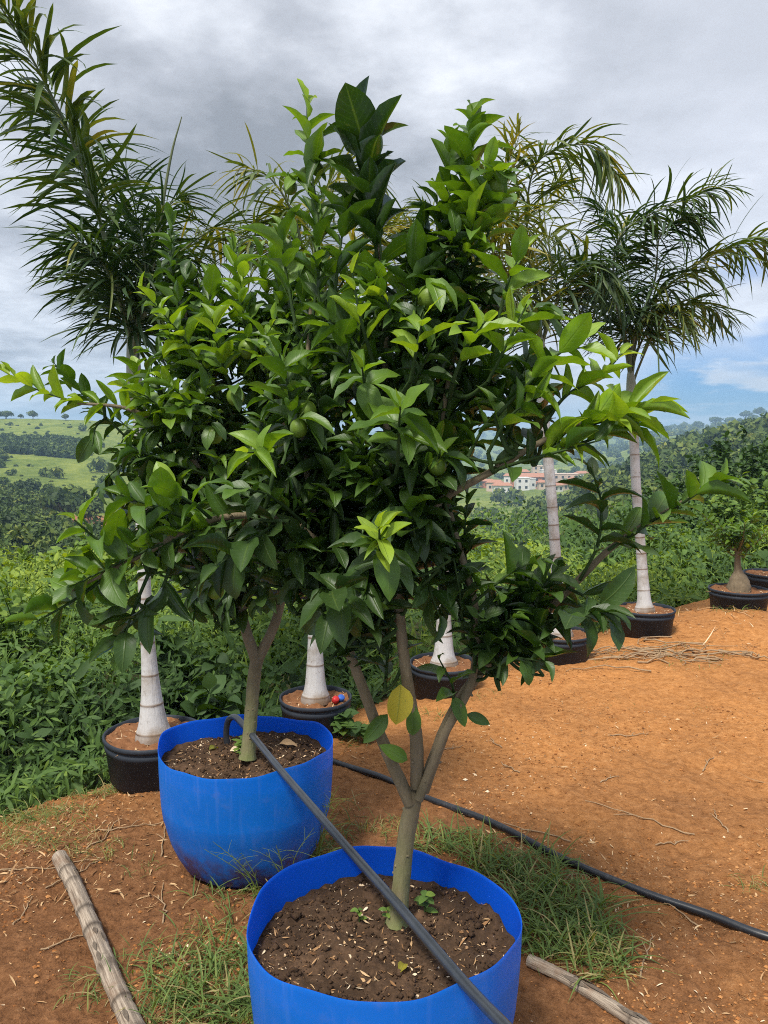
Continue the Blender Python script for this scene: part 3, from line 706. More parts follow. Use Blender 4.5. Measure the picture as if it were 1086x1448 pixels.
lab = ["black pot of the leftmost palm, behind the rear blue planter", "black pot with coloured scraps in its soil, beside the rear blue planter",
       "black pot half hidden by the front citrus tree's low leaves", "black pot left of the rightmost palm's pot, behind hanging leaves", "black pot of the rightmost palm at the dirt edge"]
PX = []
for i, ((px, d, r, h), lb) in enumerate(zip(PALMS, lab)):
    x = (px - CX) / FPX * (d * CP + H_CAM * SP * .85)
    t = nursery_pot(x, d, r, h, lb, i + 1.3, .0 if i else .03); PX.append((x, d, float(t.location.z) + h - .03))
xc, yc = (1046 - CX) / FPX * 6.12, 6.05
pc = nursery_pot(xc, yc, .225, .2, "black pot holding the caudex tree near the right edge", 7.7)
pe = nursery_pot((1092 - CX) / FPX * 6.9, 6.85, .225, .22, "black pot cut off by the right edge, farthest back", 8.9)

# ------------------------------------------------------------------ palms
def frond(parent, pts, nl, L, tone, seed, start=.27, droop=.55, spread=1.0, rb=.011, wid=.031, loc=(0, 0, 0)):
    q = np.random.default_rng(seed)
    pts = curve(np.asarray(pts) - np.asarray(loc), 40)
    m = MB(); m.tube(pts, np.linspace(rb, .0018, 40), 7)
    f = m.build("frond", M['petiole'], parent)
    T = nrm(np.gradient(pts, axis=0))
    nl = int(nl * 1.05)
    u = np.sort(start + (1 - start) * (np.arange(nl) + q.random(nl)) / nl); fi = np.minimum(u * 39, 38.99); i = fi.astype(int)
    b = pts[i] + (pts[i + 1] - pts[i]) * (fi - i)[:, None]; t = T[i]
    side = nrm(np.cross(t, [0.05, .02, 1.0])); upv = np.cross(side, t)
    ang = q.uniform(0, 6.283, nl); ang = np.where(q.random(nl) < .78, np.where(q.random(nl) < .5, 0, math.pi) + q.normal(0, .45, nl), ang)
    rad = side * np.cos(ang)[:, None] + upv * np.sin(ang)[:, None]
    a = np.radians(q.uniform(42, 92, nl)) * (1.05 - .35 * u)
    d = t * np.cos(a)[:, None] + rad * np.sin(a)[:, None] * spread
    LL = .95 * L * (.62 + .75 * np.sin(math.pi * np.clip(u * .8 + .12, 0, 1))) * q.uniform(.65, 1.15, nl)
    n = nrm(np.cross(d, np.cross([0, 0, 1.0], d)) + q.normal(size=(nl, 3)) * .35 + [0, 0, .15])
    L = L
    m = MB(); tn_ = np.clip(tone + .1 + q.normal(0, .1, nl) + .15 * (u > .85) * q.random(nl) + .3 * (q.random(nl) < .03), 0, 1)
    leaf_grid(m, b, d, n, LL, np.clip(LL * wid * q.uniform(.6, 1.4, nl), .004, .013), q.uniform(.2, .8, nl), droop * q.uniform(.4, 2.0, nl), tn_, nu=7, nv=3, tipw=.42, basew=.35, twist=q.normal(0, .2, nl))
    # gravity: bend the outer part down
    V = m.v[0].reshape(nl, 7, 3, 3); s = np.linspace(0, 1, 7) ** 2
    V[..., 2] -= (LL * q.uniform(.1, .5, nl) * droop)[:, None, None] * s[None, :, None]; m.v[0] = V.reshape(-1, 3)
    m.build("leaf_blade", M['palm'], f)
    return f
def palm(idx, top, fronds, label, tone, seed, rb, r0, r1, spear=None, ringf=1.0):
    x, y, z = PX[idx]; top = np.asarray(top, float)
    t = empty("palm_tree", (x, y, z), label, "palm", "young palms in black pots"); loc = np.array([x, y, z])
    q = np.random.default_rng(seed)
    L = np.linalg.norm(top - loc); n = 220; s = np.linspace(0, 1, n); h = s * L
    path = loc + (top - loc) * s[:, None]; path[:, 0] += .012 * np.sin(s * 5 + seed) * s; path -= loc
    rad = r1 + (r0 - r1) * np.exp(-(h / .20) ** 1.25) + (rb - r0) * np.exp(-(h / .05) ** 2)
    # rings
    rings = []; hh = .035
    while hh < L: rings.append(hh); hh += (.135 - .05 * min(max(hh - .2, 0) / .4, 1) + .09 * sstep(.6, 1.0, hh) + q.uniform(-.02, .02)) * ringf
    ring = np.zeros(n)
    hs = []; 
    # refine sampling round the rings
    hs = np.unique(np.concatenate([h] + [np.array([r_ - .006, r_ - .003, r_, r_ + .003, r_ + .006]) for r_ in rings])); hs = hs[(hs >= 0) & (hs <= L)]
    path = np.stack([np.interp(hs, h, path[:, k_]) for k_ in range(3)], 1); rad = np.interp(hs, h, rad)
    ring = np.zeros(len(hs))
    for r_ in rings: ring = np.maximum(ring, np.exp(-((hs - r_) / .0048) ** 2) * (1.0 if r_ < .75 else .75))
    rad = rad * (1 + .035 * ring); ring = np.maximum(ring, .8 * np.exp(-(hs / .05) ** 2))
    m = MB(); m.tube(path, rad, 28, tone=ring, caps=True)
    t0_ = m.t[0].reshape(len(hs), 28); t0_ *= .45 + 1.0 * fbm(np.linspace(0, 7, 28)[None] + 0 * hs[:, None], hs[:, None] * 9 + seed, 3); m.t[0] = np.clip(t0_ * 1.15, 0, 1).ravel(); m.build("trunk", M['palmtrunk'], t)
    # crownshaft: smooth green sheath above the ringed trunk
    tdir = nrm(top - loc); e = top - loc
    m = MB(); m.tube(curve([e - tdir * .02, e + tdir * .10, e + tdir * .22, e + tdir * .30], 12), np.array([1.05, 1.25, 1.3, 1.28, 1.22, 1.15, 1.08, 1.0, .92, .85, .75, .6]) * r1, 16); m.build("crownshaft", M['shaft'], t)
    for i, f in enumerate(fronds):
        pts, nl, LL, dt = f[:4]; kw = f[4] if len(f) > 4 else {}
        pts = [top + tdir * .18] + list(pts)
        frond(t, pts, nl, LL, tone + dt, seed * 20 + i, loc=loc, **kw)
    if spear:
        m = MB(); m.tube(curve(np.array([top + tdir * .2] + spear) - loc, 16), np.linspace(.012, .002, 16), 6); m.build("spear_leaf", M['petiole'], t)
    return t
# leftmost palm: one long plume arching up and out of the frame
palm(0, P(192, 575, 3.2), [
    ([P(183, 470, 3.2), P(125, 260, 3.1), P(60, 110, 2.95), P(-30, -40, 2.75)], 215, .30, .2, dict(rb=.014, droop=.5)),
    ([P(185, 460, 3.25), P(165, 330, 3.35), P(120, 210, 3.5), P(40, 130, 3.65)], 170, .28, -.05, dict(droop=.5)),
    ([P(192, 450, 3.3), P(195, 330, 3.5), P(180, 240, 3.7)], 130, .26, -.15, {}),
    ([P(196, 450, 3.2), P(215, 350, 3.2), P(232, 300, 3.25), P(262, 270, 3.35)], 90, .22, .0, {}),
    ([P(180, 460, 3.15), P(150, 380, 3.0), P(110, 340, 2.9)], 110, .24, -.05, {}),
    ([P(200, 460, 3.25), P(235, 380, 3.4), P(290, 330, 3.6), P(345, 315, 3.8)], 100, .24, .22, {}),
    ([P(188, 480, 3.3), P(185, 400, 3.6), P(150, 330, 3.9)], 110, .24, -.2, {}),
    ([P(192, 470, 3.15), P(205, 400, 3.05), P(200, 320, 2.98)], 100, .22, -.18, {}),
], "leftmost palm, its long plume arching up out of the frame", .32, 3, .078, .068, .026, spear=[P(215, 380, 3.2), P(240, 230, 3.2), P(257, 165, 3.2)])
palm(1, P(446, 560, 3.75), [
    ([P(440, 430, 3.75), P(420, 320, 3.7), P(385, 255, 3.65), P(345, 235, 3.6)], 85, .24, .28, {}),
    ([P(446, 420, 3.75), P(450, 310, 3.8), P(480, 240, 3.9), P(520, 250, 4.0)], 80, .24, .3, {}),
    ([P(440, 430, 3.7), P(390, 350, 3.6), P(320, 330, 3.5)], 90, .24, .2, {}),
    ([P(450, 430, 3.7), P(500, 350, 3.7), P(560, 320, 3.7)], 120, .24, .35, {}),
    ([P(445, 440, 3.85), P(440, 330, 4.1), P(400, 290, 4.3)], 110, .24, .2, {}),
], "palm behind the two citrus trees, yellowing fronds showing between their tops", .36, 4, .075, .060, .03)
palm(2, P(628, 560, 4.35), [
    ([P(620, 430, 4.35), P(590, 340, 4.3), P(545, 300, 4.2)], 120, .26, .25, {}),
    ([P(632, 430, 4.35), P(650, 330, 4.4), P(700, 300, 4.5), P(750, 340, 4.6)], 120, .26, .35, {}),
    ([P(628, 430, 4.4), P(625, 340, 4.6), P(610, 290, 4.8)], 110, .26, .2, {}),
    ([P(634, 440, 4.3), P(680, 400, 4.2), P(740, 420, 4.1)], 110, .26, .2, {}),
], "palm whose crown hides behind the front citrus tree, third from the left", .34, 5, .085, .066, .034)
palm(3, P(768, 545, 4.9), [
    ([P(765, 470, 4.9), P(745, 330, 4.9), P(760, 230, 4.85), P(830, 205, 4.8), P(872, 250, 4.75)], 150, .30, .2, dict(droop=.6)),
    ([P(762, 470, 4.9), P(730, 350, 4.85), P(715, 260, 4.8), P(735, 190, 4.75)], 120, .28, .3, {}),
    ([P(770, 470, 4.95), P(780, 380, 5.1), P(770, 290, 5.3), P(800, 230, 5.4)], 120, .28, .28, {}),
    ([P(760, 470, 4.85), P(720, 390, 4.7), P(690, 350, 4.6), P(660, 360, 4.5)], 110, .28, .42, dict(droop=.55)),
    ([P(772, 470, 4.9), P(800, 400, 4.85), P(840, 370, 4.8), P(870, 400, 4.75)], 120, .28, -.05, dict(droop=.55)),
    ([P(765, 480, 4.95), P(755, 400, 5.2), P(730, 370, 5.4)], 100, .28, .05, {}),
], "palm left of the rightmost one, its thin grey trunk ringed in the open gap", .38, 6, .085, .064, .033)
palm(4, P(895, 585, 5.58), [
    ([P(884, 490, 5.58), P(868, 400, 5.5), P(880, 330, 5.4), P(950, 290, 5.3), P(1025, 262, 5.2)], 190, .32, .12, dict(droop=.55)),
    ([P(898, 490, 5.6), P(920, 430, 5.6), P(985, 375, 5.55), P(1060, 340, 5.5), P(1120, 345, 5.45)], 200, .33, .26, dict(droop=.55)),
    ([P(886, 490, 5.58), P(850, 420, 5.65), P(810, 370, 5.7), P(760, 360, 5.75)], 150, .30, -.05, dict(droop=.55)),
    ([P(890, 490, 5.62), P(890, 400, 5.8), P(870, 320, 6.0), P(840, 290, 6.15)], 150, .30, -.1, {}),
    ([P(894, 490, 5.55), P(925, 400, 5.4), P(935, 330, 5.25), P(980, 300, 5.15)], 150, .30, -.02, dict(droop=.55)),
    ([P(888, 490, 5.55), P(870, 430, 5.3), P(850, 400, 5.1), P(820, 420, 4.95)], 130, .28, -.12, dict(droop=.55)),
    ([P(900, 500, 5.6), P(930, 450, 5.7), P(985, 430, 5.8), P(1030, 450, 5.85)], 130, .30, .2, dict(droop=.55)),
    ([P(903, 520, 5.6), P(925, 470, 5.5), P(945, 440, 5.4), P(975, 450, 5.3)], 80, .28, .3, dict(droop=.6, start=.4)),
], "rightmost palm with a wide drooping crown against the sky", .3, 8, .075, .055, .034)

# ------------------------------------------------------------------ citrus trees
def put_shoot(ml, pts, L, tone, q, s0=.25, gap=.021, rad=(.004, .0014), droop=.15, mature=True, dt=.25, ang=(34, 66), fold=(.1, 1.15), wr=.24):
    """a twig with spirally set leaves into ml (material 0 leaf, 1 twig)"""
    k = 18; pts = curve(pts, k)
    ml.tube(pts, np.linspace(rad[0], rad[1], k), 6, mi=1, caps=False)
    sl = np.r_[0, np.cumsum(np.linalg.norm(np.diff(pts, axis=0), axis=1))]; tot = sl[-1]
    n = max(4, int(tot * (1 - s0) / (gap * .86))); u = s0 + (1 - s0) * (np.arange(n) + q.uniform(-.3, .3, n) + .6) / n; u = np.clip(u, 0, .995)
    b = np.stack([np.interp(u * tot, sl, pts[:, c]) for c in range(3)], 1)
    T = nrm(np.gradient(pts, axis=0)); t = nrm(np.stack([np.interp(u * tot, sl, T[:, c]) for c in range(3)], 1))
    ref = nrm(np.cross(t, nrm(q.normal(size=3)))); B = np.cross(t, ref)
    ph = np.arange(n) * 2.399 + q.random() * 6.28 + q.normal(0, .35, n)
    r = ref * np.cos(ph)[:, None] + B * np.sin(ph)[:, None]
    tipf = sstep(.75, 1.0, u)
    a = np.radians(q.uniform(*ang, n)) * (1 - .55 * tipf)
    d = t * np.cos(a)[:, None] + r * np.sin(a)[:, None]
    d[:, 2] += .2 - droop * q.uniform(.3, 1.6, n)
    nn = nrm(t * .55 + [0, -.10, .85] + q.normal(size=(n, 3)) * .28)
    LL = L * .87 * q.uniform(.6, 1.15, n) * (1 - .42 * tipf); 
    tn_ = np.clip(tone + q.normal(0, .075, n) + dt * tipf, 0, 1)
    # petiole offset
    leaf_grid(ml, b, d, nn, LL, LL * wr * q.uniform(.85, 1.2, n), q.uniform(*fold, n), q.uniform(.05, 1.25, n), tn_, wave=.15, twist=q.normal(0, .07, n))
    return b

def blade_near(a, pts):
    i = np.argmin(np.linalg.norm(pts - a, axis=1)); return pts[i]

def citrus(loc, trunk, limbs, shoots, blobs, fruits, label, seed, nfill, Lf, extra=None):
    """limbs: list of (points, r0, r1); shoots: (points, L, tone, kw); blobs: fill ellipsoids (centre, radii)"""
    loc = np.asarray(loc, float); q = np.random.default_rng(seed)
    t = empty("citrus_tree", loc, label, "citrus tree", "citrus trees in blue planters")
    m = MB(); tp = curve(trunk, 26) - loc
    # root flare and slight knobs
    rr = np.interp(np.linspace(0, 1, 26), [0, .06, .3, .8, 1], trunk_r); tnn = np.interp(np.linspace(0, 1, 26), [0, .35, 1], [1, .6, .1])
    m.tube(tp, rr, 20, tone=tnn, lump=.11)
    for i in range(16):                                    # pruned knobs
        j = q.integers(2, 24); a = nrm(q.normal(size=3) * [1, 1, .2]); p0 = tp[j] + a * rr[j] * .8
        m.tube([p0, p0 + a * .004, p0 + a * .006], [.005, .004, .002], 6, tone=.2)
    m.build("trunk", M['bark'], t)
    LP = [curve(l[0], 40) for l in limbs]; fol = [MB() for _ in limbs]
    allp = np.vstack(LP); own = np.repeat(np.arange(len(LP)), 40)
    def nearest(p, below=True):
        dd = np.linalg.norm(allp - p, axis=1) + (.6 * np.maximum(allp[:, 2] - p[2], 0) if below else 0)
        i = np.argmin(dd); return allp[i], own[i]
    lead = []
    for pts, L, tone, kw in shoots:
        p0, w = nearest(np.asarray(pts[0]), False)
        full = [np.asarray(p) for p in pts]
        if np.linalg.norm(full[0] - p0) > .02:             # bare twig back to the limb
            mid = (p0 + full[0]) / 2 + np.array([0, 0, -.02]); fol[w].tube(curve([p0 - loc, mid - loc, full[0] - loc], 12), np.linspace(.006, .004, 12), 6, mi=1, caps=False)
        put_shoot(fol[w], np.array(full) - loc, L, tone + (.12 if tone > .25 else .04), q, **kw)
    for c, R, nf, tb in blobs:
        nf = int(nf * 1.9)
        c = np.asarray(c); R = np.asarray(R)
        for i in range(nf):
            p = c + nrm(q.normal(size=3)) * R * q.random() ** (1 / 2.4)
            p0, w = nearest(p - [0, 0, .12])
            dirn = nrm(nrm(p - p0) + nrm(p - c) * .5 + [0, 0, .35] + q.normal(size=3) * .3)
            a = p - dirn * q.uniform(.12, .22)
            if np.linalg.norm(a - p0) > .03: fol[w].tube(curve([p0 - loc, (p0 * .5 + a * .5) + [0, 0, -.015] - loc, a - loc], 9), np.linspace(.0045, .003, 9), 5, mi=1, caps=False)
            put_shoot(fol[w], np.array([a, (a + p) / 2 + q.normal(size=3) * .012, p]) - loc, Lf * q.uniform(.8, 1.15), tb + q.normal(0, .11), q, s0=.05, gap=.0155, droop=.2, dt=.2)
    for i, (p, r) in enumerate(fruits):
        r *= .84 * q.uniform(.85, 1.1); p = np.asarray(p) + [0, .03, 0]
        m = MB(); p = np.asarray(p) - loc
        th = np.linspace(0, math.pi, 13)
        V = np.stack([np.outer(np.sin(th), np.cos(np.linspace(0, 6.2832, 20, endpoint=False))) * r, np.outer(np.sin(th), np.sin(np.linspace(0, 6.2832, 20, endpoint=False))) * r, np.outer(-np.cos(th) * (1.06 + .12 * (th > 2.9)), np.ones(20)) * r], -1)
        m.grid(V + p, wrap=True)
        m.tube([p + [0, 0, r * .95], p + [.003, 0, r + .007], p + [.009, .004, r + .014]], [.002, .0016, .0014], 6)
        m.build("fruit", M['fruit'], t)
        w = nearest(p + loc)[1]; nl = 2 if i % 2 == 0 else 3; az_ = -1.57 + q.uniform(-1.7, 1.7, nl)      # leaves round the stalk, draping over the fruit
        dl = np.stack([np.cos(az_), np.sin(az_), q.uniform(-1.1, .5, nl)], 1)
        leaf_grid(fol[w], p + [0, -r * .3, r * 1.1] + q.normal(size=(nl, 3)) * .006, dl, np.tile([0, -.4, 1.0], (nl, 1)), q.uniform(.055, .09, nl), q.uniform(.014, .021, nl), q.uniform(.1, .9, nl), q.uniform(.4, 1.2, nl), np.clip(q.normal(.42, .15, nl), 0, 1), wave=.15)
    for (pts, r0, r1), f, lp in zip(limbs, fol, LP):
        m = MB(); m.tube(lp - loc, np.linspace(r0, r1, 40), 12, tone=.1, lump=.1)
        for i in range(6):
            j = q.integers(2, 22); a = nrm(q.normal(size=3)); p0 = lp[j] - loc; rj = r0 + (r1 - r0) * j / 39
            m.tube([p0 + a * rj * .7, p0 + a * (rj + .004), p0 + a * (rj + .006)], [.004, .003, .0015], 5, tone=.1)
        br = m.build("branch", M['bark'], t)
        if f.n: f.build("foliage", [M['citrus'], M['twig']], br)
    return t

Y0 = 1.60
trunk_r = [.027, .0215, .0195, .019, .0185]
tf = P(562, 1306, 1.628)
front_limbs = [
    ([P(580, 1135, 1.62), P(546, 1060, 1.61), P(512, 970, 1.60), P(482, 885, 1.59), P(450, 760, 1.57), P(430, 620, 1.58), P(440, 430, 1.62)], .0150, .004),
    ([P(590, 1112, 1.62), P(588, 1040, 1.60), P(574, 950, 1.57), P(560, 820, 1.53), P(553, 690, 1.52), P(545, 560, 1.55), P(543, 420, 1.58), P(520, 250, 1.58)], .0155, .004),
    ([P(598, 1118, 1.63), P(638, 1012, 1.63), P(688, 940, 1.62), P(745, 890, 1.60), P(810, 828, 1.57), P(870, 770, 1.54), P(945, 722, 1.50), P(1000, 690, 1.48)], .0145, .003),
    ([P(592, 1130, 1.60), P(628, 1040, 1.60), P(668, 960, 1.60), P(672, 860, 1.56), P(645, 760, 1.54), P(620, 640, 1.56), P(645, 480, 1.58), P(665, 300, 1.58)], .0105, .004),
    ([P(562, 770, 1.53), P(620, 710, 1.50), P(700, 664, 1.46), P(770, 622, 1.44), P(830, 594, 1.43), P(890, 578, 1.42)], .009, .003),
    ([P(478, 790, 1.57), P(400, 735, 1.50), P(300, 735, 1.42), P(200, 785, 1.36), P(100, 835, 1.32)], .009, .003),
]
B = dict  # shoot options
front_shoots = [
    # crown tops
    ([P(445, 420, 1.62), P(447, 300, 1.62), P(436, 210, 1.62), P(434, 142, 1.62)], .10, .56, B(gap=.016, dt=.22, droop=.05, wr=.23)),
    ([P(540, 420, 1.58), P(528, 320, 1.57), P(520, 230, 1.57), P(512, 165, 1.57)], .145, .14, B(gap=.013, dt=-.02, droop=.0, ang=(22, 60), wr=.30)),
    ([P(545, 470, 1.56), P(540, 380, 1.56), P(535, 300, 1.56)], .12, .26, B(gap=.02, dt=.0, droop=.05)),
    ([P(645, 450, 1.58), P(655, 340, 1.58), P(662, 240, 1.58), P(668, 165, 1.58)], .125, .42, B(gap=.0085, dt=.12, droop=.0, ang=(30, 70), wr=.26)),
    ([P(650, 420, 1.56), P(672, 310, 1.53), P(690, 225, 1.52)], .10, .55, B(gap=.0095, dt=.15, droop=.05)),
    ([P(660, 400, 1.56), P(690, 330, 1.54), P(715, 260, 1.53)], .10, .55, B(gap=.012, dt=.15, droop=.05)),
    ([P(640, 400, 1.6), P(630, 300, 1.6), P(640, 210, 1.6)], .10, .42, B(gap=.012, dt=.15, droop=.05)),
    ([P(640, 470, 1.6), P(625, 380, 1.6), P(618, 290, 1.6)], .11, .22, B(gap=.018, dt=.05)),
    ([P(660, 480, 1.55), P(650, 420, 1.54), P(660, 350, 1.53)], .12, .16, B(gap=.018, dt=.0)),
    ([P(440, 470, 1.6), P(450, 380, 1.6), P(450, 300, 1.6)], .105, .4, B(gap=.018, dt=.1, droop=.0, ang=(25, 50))),
    ([P(420, 470, 1.6), P(405, 390, 1.6), P(395, 320, 1.6)], .115, .45, B(gap=.017, dt=.12, droop=.0, ang=(25, 55))),
    ([P(470, 450, 1.58), P(480, 360, 1.57), P(490, 290, 1.57)], .12, .3, B(gap=.017, dt=.05, droop=.0, ang=(25, 55))),
    ([P(590, 470, 1.56), P(585, 400, 1.55), P(590, 340, 1.55)], .12, .3, B(gap=.017, dt=.1, droop=.05)),
    ([P(700, 480, 1.5), P(715, 410, 1.48), P(735, 360, 1.47)], .11, .5, B(gap=.015, dt=.12, droop=.05)),
    # pale young shoots in the middle
    ([P(530, 520, 1.45), P(510, 450, 1.40), P(497, 380, 1.38)], .095, .78, B(gap=.026, dt=.15, droop=.05, ang=(50, 80))),
    ([P(580, 540, 1.42), P(590, 490, 1.38), P(600, 440, 1.36)], .10, .74, B(gap=.017, dt=.2, droop=.05)),
    ([P(640, 540, 1.42), P(660, 490, 1.38), P(690, 450, 1.36)], .10, .68, B(gap=.018, dt=.2, droop=.1)),
    ([P(690, 540, 1.46), P(720, 480, 1.43), P(745, 430, 1.42)], .11, .66, B(gap=.017, dt=.15, droop=.05)),
    ([P(700, 590, 1.44), P(740, 550, 1.42), P(790, 500, 1.42), P(835, 490, 1.42)], .105, .66, B(gap=.016, dt=.15, droop=.15)),
    # rosettes turned to the viewer
    ([P(562, 660, 1.40), P(564, 610, 1.32), P(566, 575, 1.25)], .112, .42, B(gap=.0105, dt=.22, droop=.05, ang=(60, 88), s0=.45, wr=.26)),
    ([P(520, 560, 1.42), P(515, 540, 1.36), P(512, 520, 1.31)], .095, .5, B(gap=.012, dt=.2, ang=(55, 85), s0=.3)),
    ([P(545, 820, 1.38), P(540, 790, 1.31), P(535, 765, 1.25)], .105, .24, B(gap=.010, dt=.1, droop=.25, ang=(58, 85), s0=.35, wr=.25)),
    ([P(538, 790, 1.29), P(537, 765, 1.24), P(536, 745, 1.21)], .075, .82, B(gap=.008, dt=.15, droop=.0, ang=(25, 65), s0=.2, wr=.2)),
    ([P(500, 860, 1.42), P(480, 840, 1.36), P(455, 830, 1.32)], .105, .14, B(gap=.013, dt=.0, droop=.6, wr=.25)),
    ([P(490, 790, 1.54), P(478, 835, 1.50), P(462, 875, 1.47)], .115, .15, B(gap=.013, dt=.0, droop=.7, wr=.26, s0=.1)),
    ([P(520, 800, 1.52), P(515, 840, 1.46), P(500, 870, 1.43)], .105, .16, B(gap=.014, dt=.0, droop=.7, wr=.26, s0=.1)),
    ([P(450, 760, 1.56), P(430, 800, 1.52), P(415, 835, 1.5)], .11, .14, B(gap=.014, dt=.0, droop=.6, s0=.1)),
    ([P(600, 790, 1.54), P(610, 840, 1.50), P(625, 880, 1.48)], .10, .18, B(gap=.017, dt=.0, droop=.6, s0=.1)),
    # long right hand branch with pale folded leaves
    ([P(760, 650, 1.44), P(810, 615, 1.42), P(865, 590, 1.40), P(925, 575, 1.38)], .115, .70, B(gap=.0105, dt=.12, droop=.12, s0=.0, ang=(20, 52), fold=(.4, 1.2))),
    ([P(790, 640, 1.46), P(840, 620, 1.45), P(900, 600, 1.44)], .115, .6, B(gap=.013, dt=.15, droop=.15, ang=(20, 55), fold=(.4, 1.1))),
    ([P(770, 600, 1.48), P(800, 560, 1.47), P(850, 530, 1.46), P(880, 500, 1.46)], .10, .7, B(gap=.015, dt=.1, droop=.1, fold=(.4, 1.1))),
    ([P(690, 668, 1.47), P(740, 652, 1.42), P(800, 636, 1.40), P(850, 622, 1.38)], .10, .24, B(gap=.026, dt=.05, droop=.15, s0=.0)),
    ([P(690, 640, 1.44), P(720, 590, 1.42), P(760, 560, 1.4)], .11, .45, B(gap=.016, dt=.15, droop=.1)),
    # low right limb
    ([P(860, 778, 1.54), P(920, 738, 1.50), P(975, 705, 1.47), P(1022, 672, 1.45)], .115, .40, B(gap=.0155, dt=.25, droop=-.05, s0=.05, ang=(40, 75), wr=.27)),
    ([P(820, 820, 1.56), P(845, 770, 1.52), P(850, 710, 1.50), P(835, 660, 1.50)], .10, .2, B(gap=.019, dt=.05, droop=.25)),
    ([P(740, 893, 1.6), P(770, 880, 1.55), P(820, 870, 1.5), P(860, 865, 1.46)], .11, .18, B(gap=.016, dt=.0, droop=.45)),
    ([P(700, 900, 1.6), P(740, 860, 1.57), P(790, 800, 1.55)], .115, .2, B(gap=.016, dt=.02, droop=.4)),
    ([P(680, 940, 1.62), P(720, 930, 1.55), P(770, 935, 1.5)], .10, .26, B(gap=.024, dt=.0, droop=.4)),
    ([P(650, 870, 1.56), P(690, 835, 1.54), P(730, 805, 1.52), P(770, 790, 1.5)], .10, .34, B(gap=.021, dt=.15, droop=.2)),
    ([P(800, 830, 1.57), P(840, 850, 1.52), P(875, 870, 1.48)], .105, .2, B(gap=.017, dt=.0, droop=.4)),
    ([P(655, 900, 1.58), P(650, 840, 1.52), P(640, 780, 1.5)], .105, .18, B(gap=.017, dt=.0, droop=.35)),
    ([P(640, 1000, 1.62), P(640, 970, 1.58), P(620, 930, 1.55)], .09, .35, B(gap=.026, dt=.05, droop=.3)),
    # left reaching branch with large leaves
    ([P(330, 735, 1.44), P(240, 765, 1.38), P(170, 795, 1.34), P(90, 835, 1.31)], .10, .36, B(gap=.0095, dt=.12, droop=-.02, s0=.0, wr=.27, ang=(45, 80))),
    ([P(400, 735, 1.48), P(360, 760, 1.38), P(320, 790, 1.32), P(285, 820, 1.3)], .115, .14, B(gap=.017, dt=.0, droop=.5, wr=.27, s0=.1)),
    ([P(430, 740, 1.5), P(380, 700, 1.42), P(330, 690, 1.36)], .10, .3, B(gap=.018, dt=.15, droop=.1)),
    ([P(300, 735, 1.42), P(270, 710, 1.38), P(230, 690, 1.36)], .095, .5, B(gap=.015, dt=.1, droop=-.1)),
    ([P(190, 790, 1.37), P(140, 765, 1.34), P(105, 735, 1.31)], .10, .5, B(gap=.014, dt=.1, droop=.0, wr=.27)),
    ([P(170, 800, 1.36), P(110, 845, 1.33), P(50, 880, 1.30)], .10, .34, B(gap=.014, dt=.1, droop=.1, wr=.27)),
    ([P(215, 800, 1.38), P(190, 860, 1.36), P(168, 925, 1.35)], .095, .25, B(gap=.014, dt=.0, droop=.3, wr=.26)),
    ([P(280, 740, 1.41), P(230, 720, 1.37), P(170, 700, 1.35)], .10, .35, B(gap=.014, dt=.1, droop=.1, wr=.26)),
    ([P(250, 770, 1.40), P(230, 830, 1.38), P(200, 870, 1.36), P(160, 905, 1.36)], .10, .2, B(gap=.022, dt=.0, droop=.3)),
    ([P(390, 650, 1.46), P(370, 640, 1.38), P(350, 640, 1.33)], .10, .62, B(gap=.015, dt=.2, droop=-.15, ang=(35, 70))),
    ([P(420, 640, 1.5), P(410, 560, 1.46), P(395, 500, 1.44)], .10, .35, B(gap=.017, dt=.1)),
]
FB = 1.75
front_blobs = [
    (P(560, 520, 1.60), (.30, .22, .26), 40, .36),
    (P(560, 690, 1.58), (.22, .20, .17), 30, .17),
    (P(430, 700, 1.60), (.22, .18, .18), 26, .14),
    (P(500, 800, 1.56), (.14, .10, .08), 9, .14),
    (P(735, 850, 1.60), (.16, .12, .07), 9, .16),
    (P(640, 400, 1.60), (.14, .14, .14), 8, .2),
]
front_fruits = [(P(608, 418, 1.44), .027), (P(756, 455, 1.42), .026), (P(432, 580, 1.42), .022), (P(420, 605, 1.40), .021), (P(430, 240, 1.62), .017), (P(408, 258, 1.63), .017), (P(447, 232, 1.6), .015), (P(300, 840, 1.42), .022), (P(620, 660, 1.42), .022), (P(705, 258, 1.5), .02)]
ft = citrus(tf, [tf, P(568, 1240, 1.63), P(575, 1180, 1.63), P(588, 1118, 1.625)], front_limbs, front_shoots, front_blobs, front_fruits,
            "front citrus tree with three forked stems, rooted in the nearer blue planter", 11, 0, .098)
# yellow leaf hanging on the centre stem
def single_leaf(name, base, d, n, L, W, mat, parent=None, label=None, curl=.4, fold=.4, tone=.6, loc=None):
    m = MB(); leaf_grid(m, [np.asarray(base) - (0 if loc is None else np.asarray(loc))], [d], [n], L, W, fold, curl, tone, wave=.06)
    o = m.build(name, mat, parent)
    if label: o["label"] = label
    return o
single_leaf("yellow_leaf", P(566, 968, 1.53), (-.05, -.2, -.9), (.25, -.95, .2), .085, .030, M['yellow'], ft, "yellow leaf hanging low on the middle stem", loc=tf, tone=.62)
for (px, py, y, d_, L, t_) in ((584, 1040, 1.58, (.0, -.2, .9), .075, .55), (576, 1075, 1.58, (-.7, -.2, .5), .07, .6), (548, 1010, 1.6, (-.55, -.3, -.6), .08, .45), (640, 985, 1.6, (.4, -.3, -.8), .07, .55), (660, 1010, 1.6, (.9, -.2, -.3), .055, .2)):
    single_leaf("stem_leaf", P(px, py, y), d_, (.2, -.9, .4), L, L * .24, M['citrus'], ft, loc=tf, tone=t_)

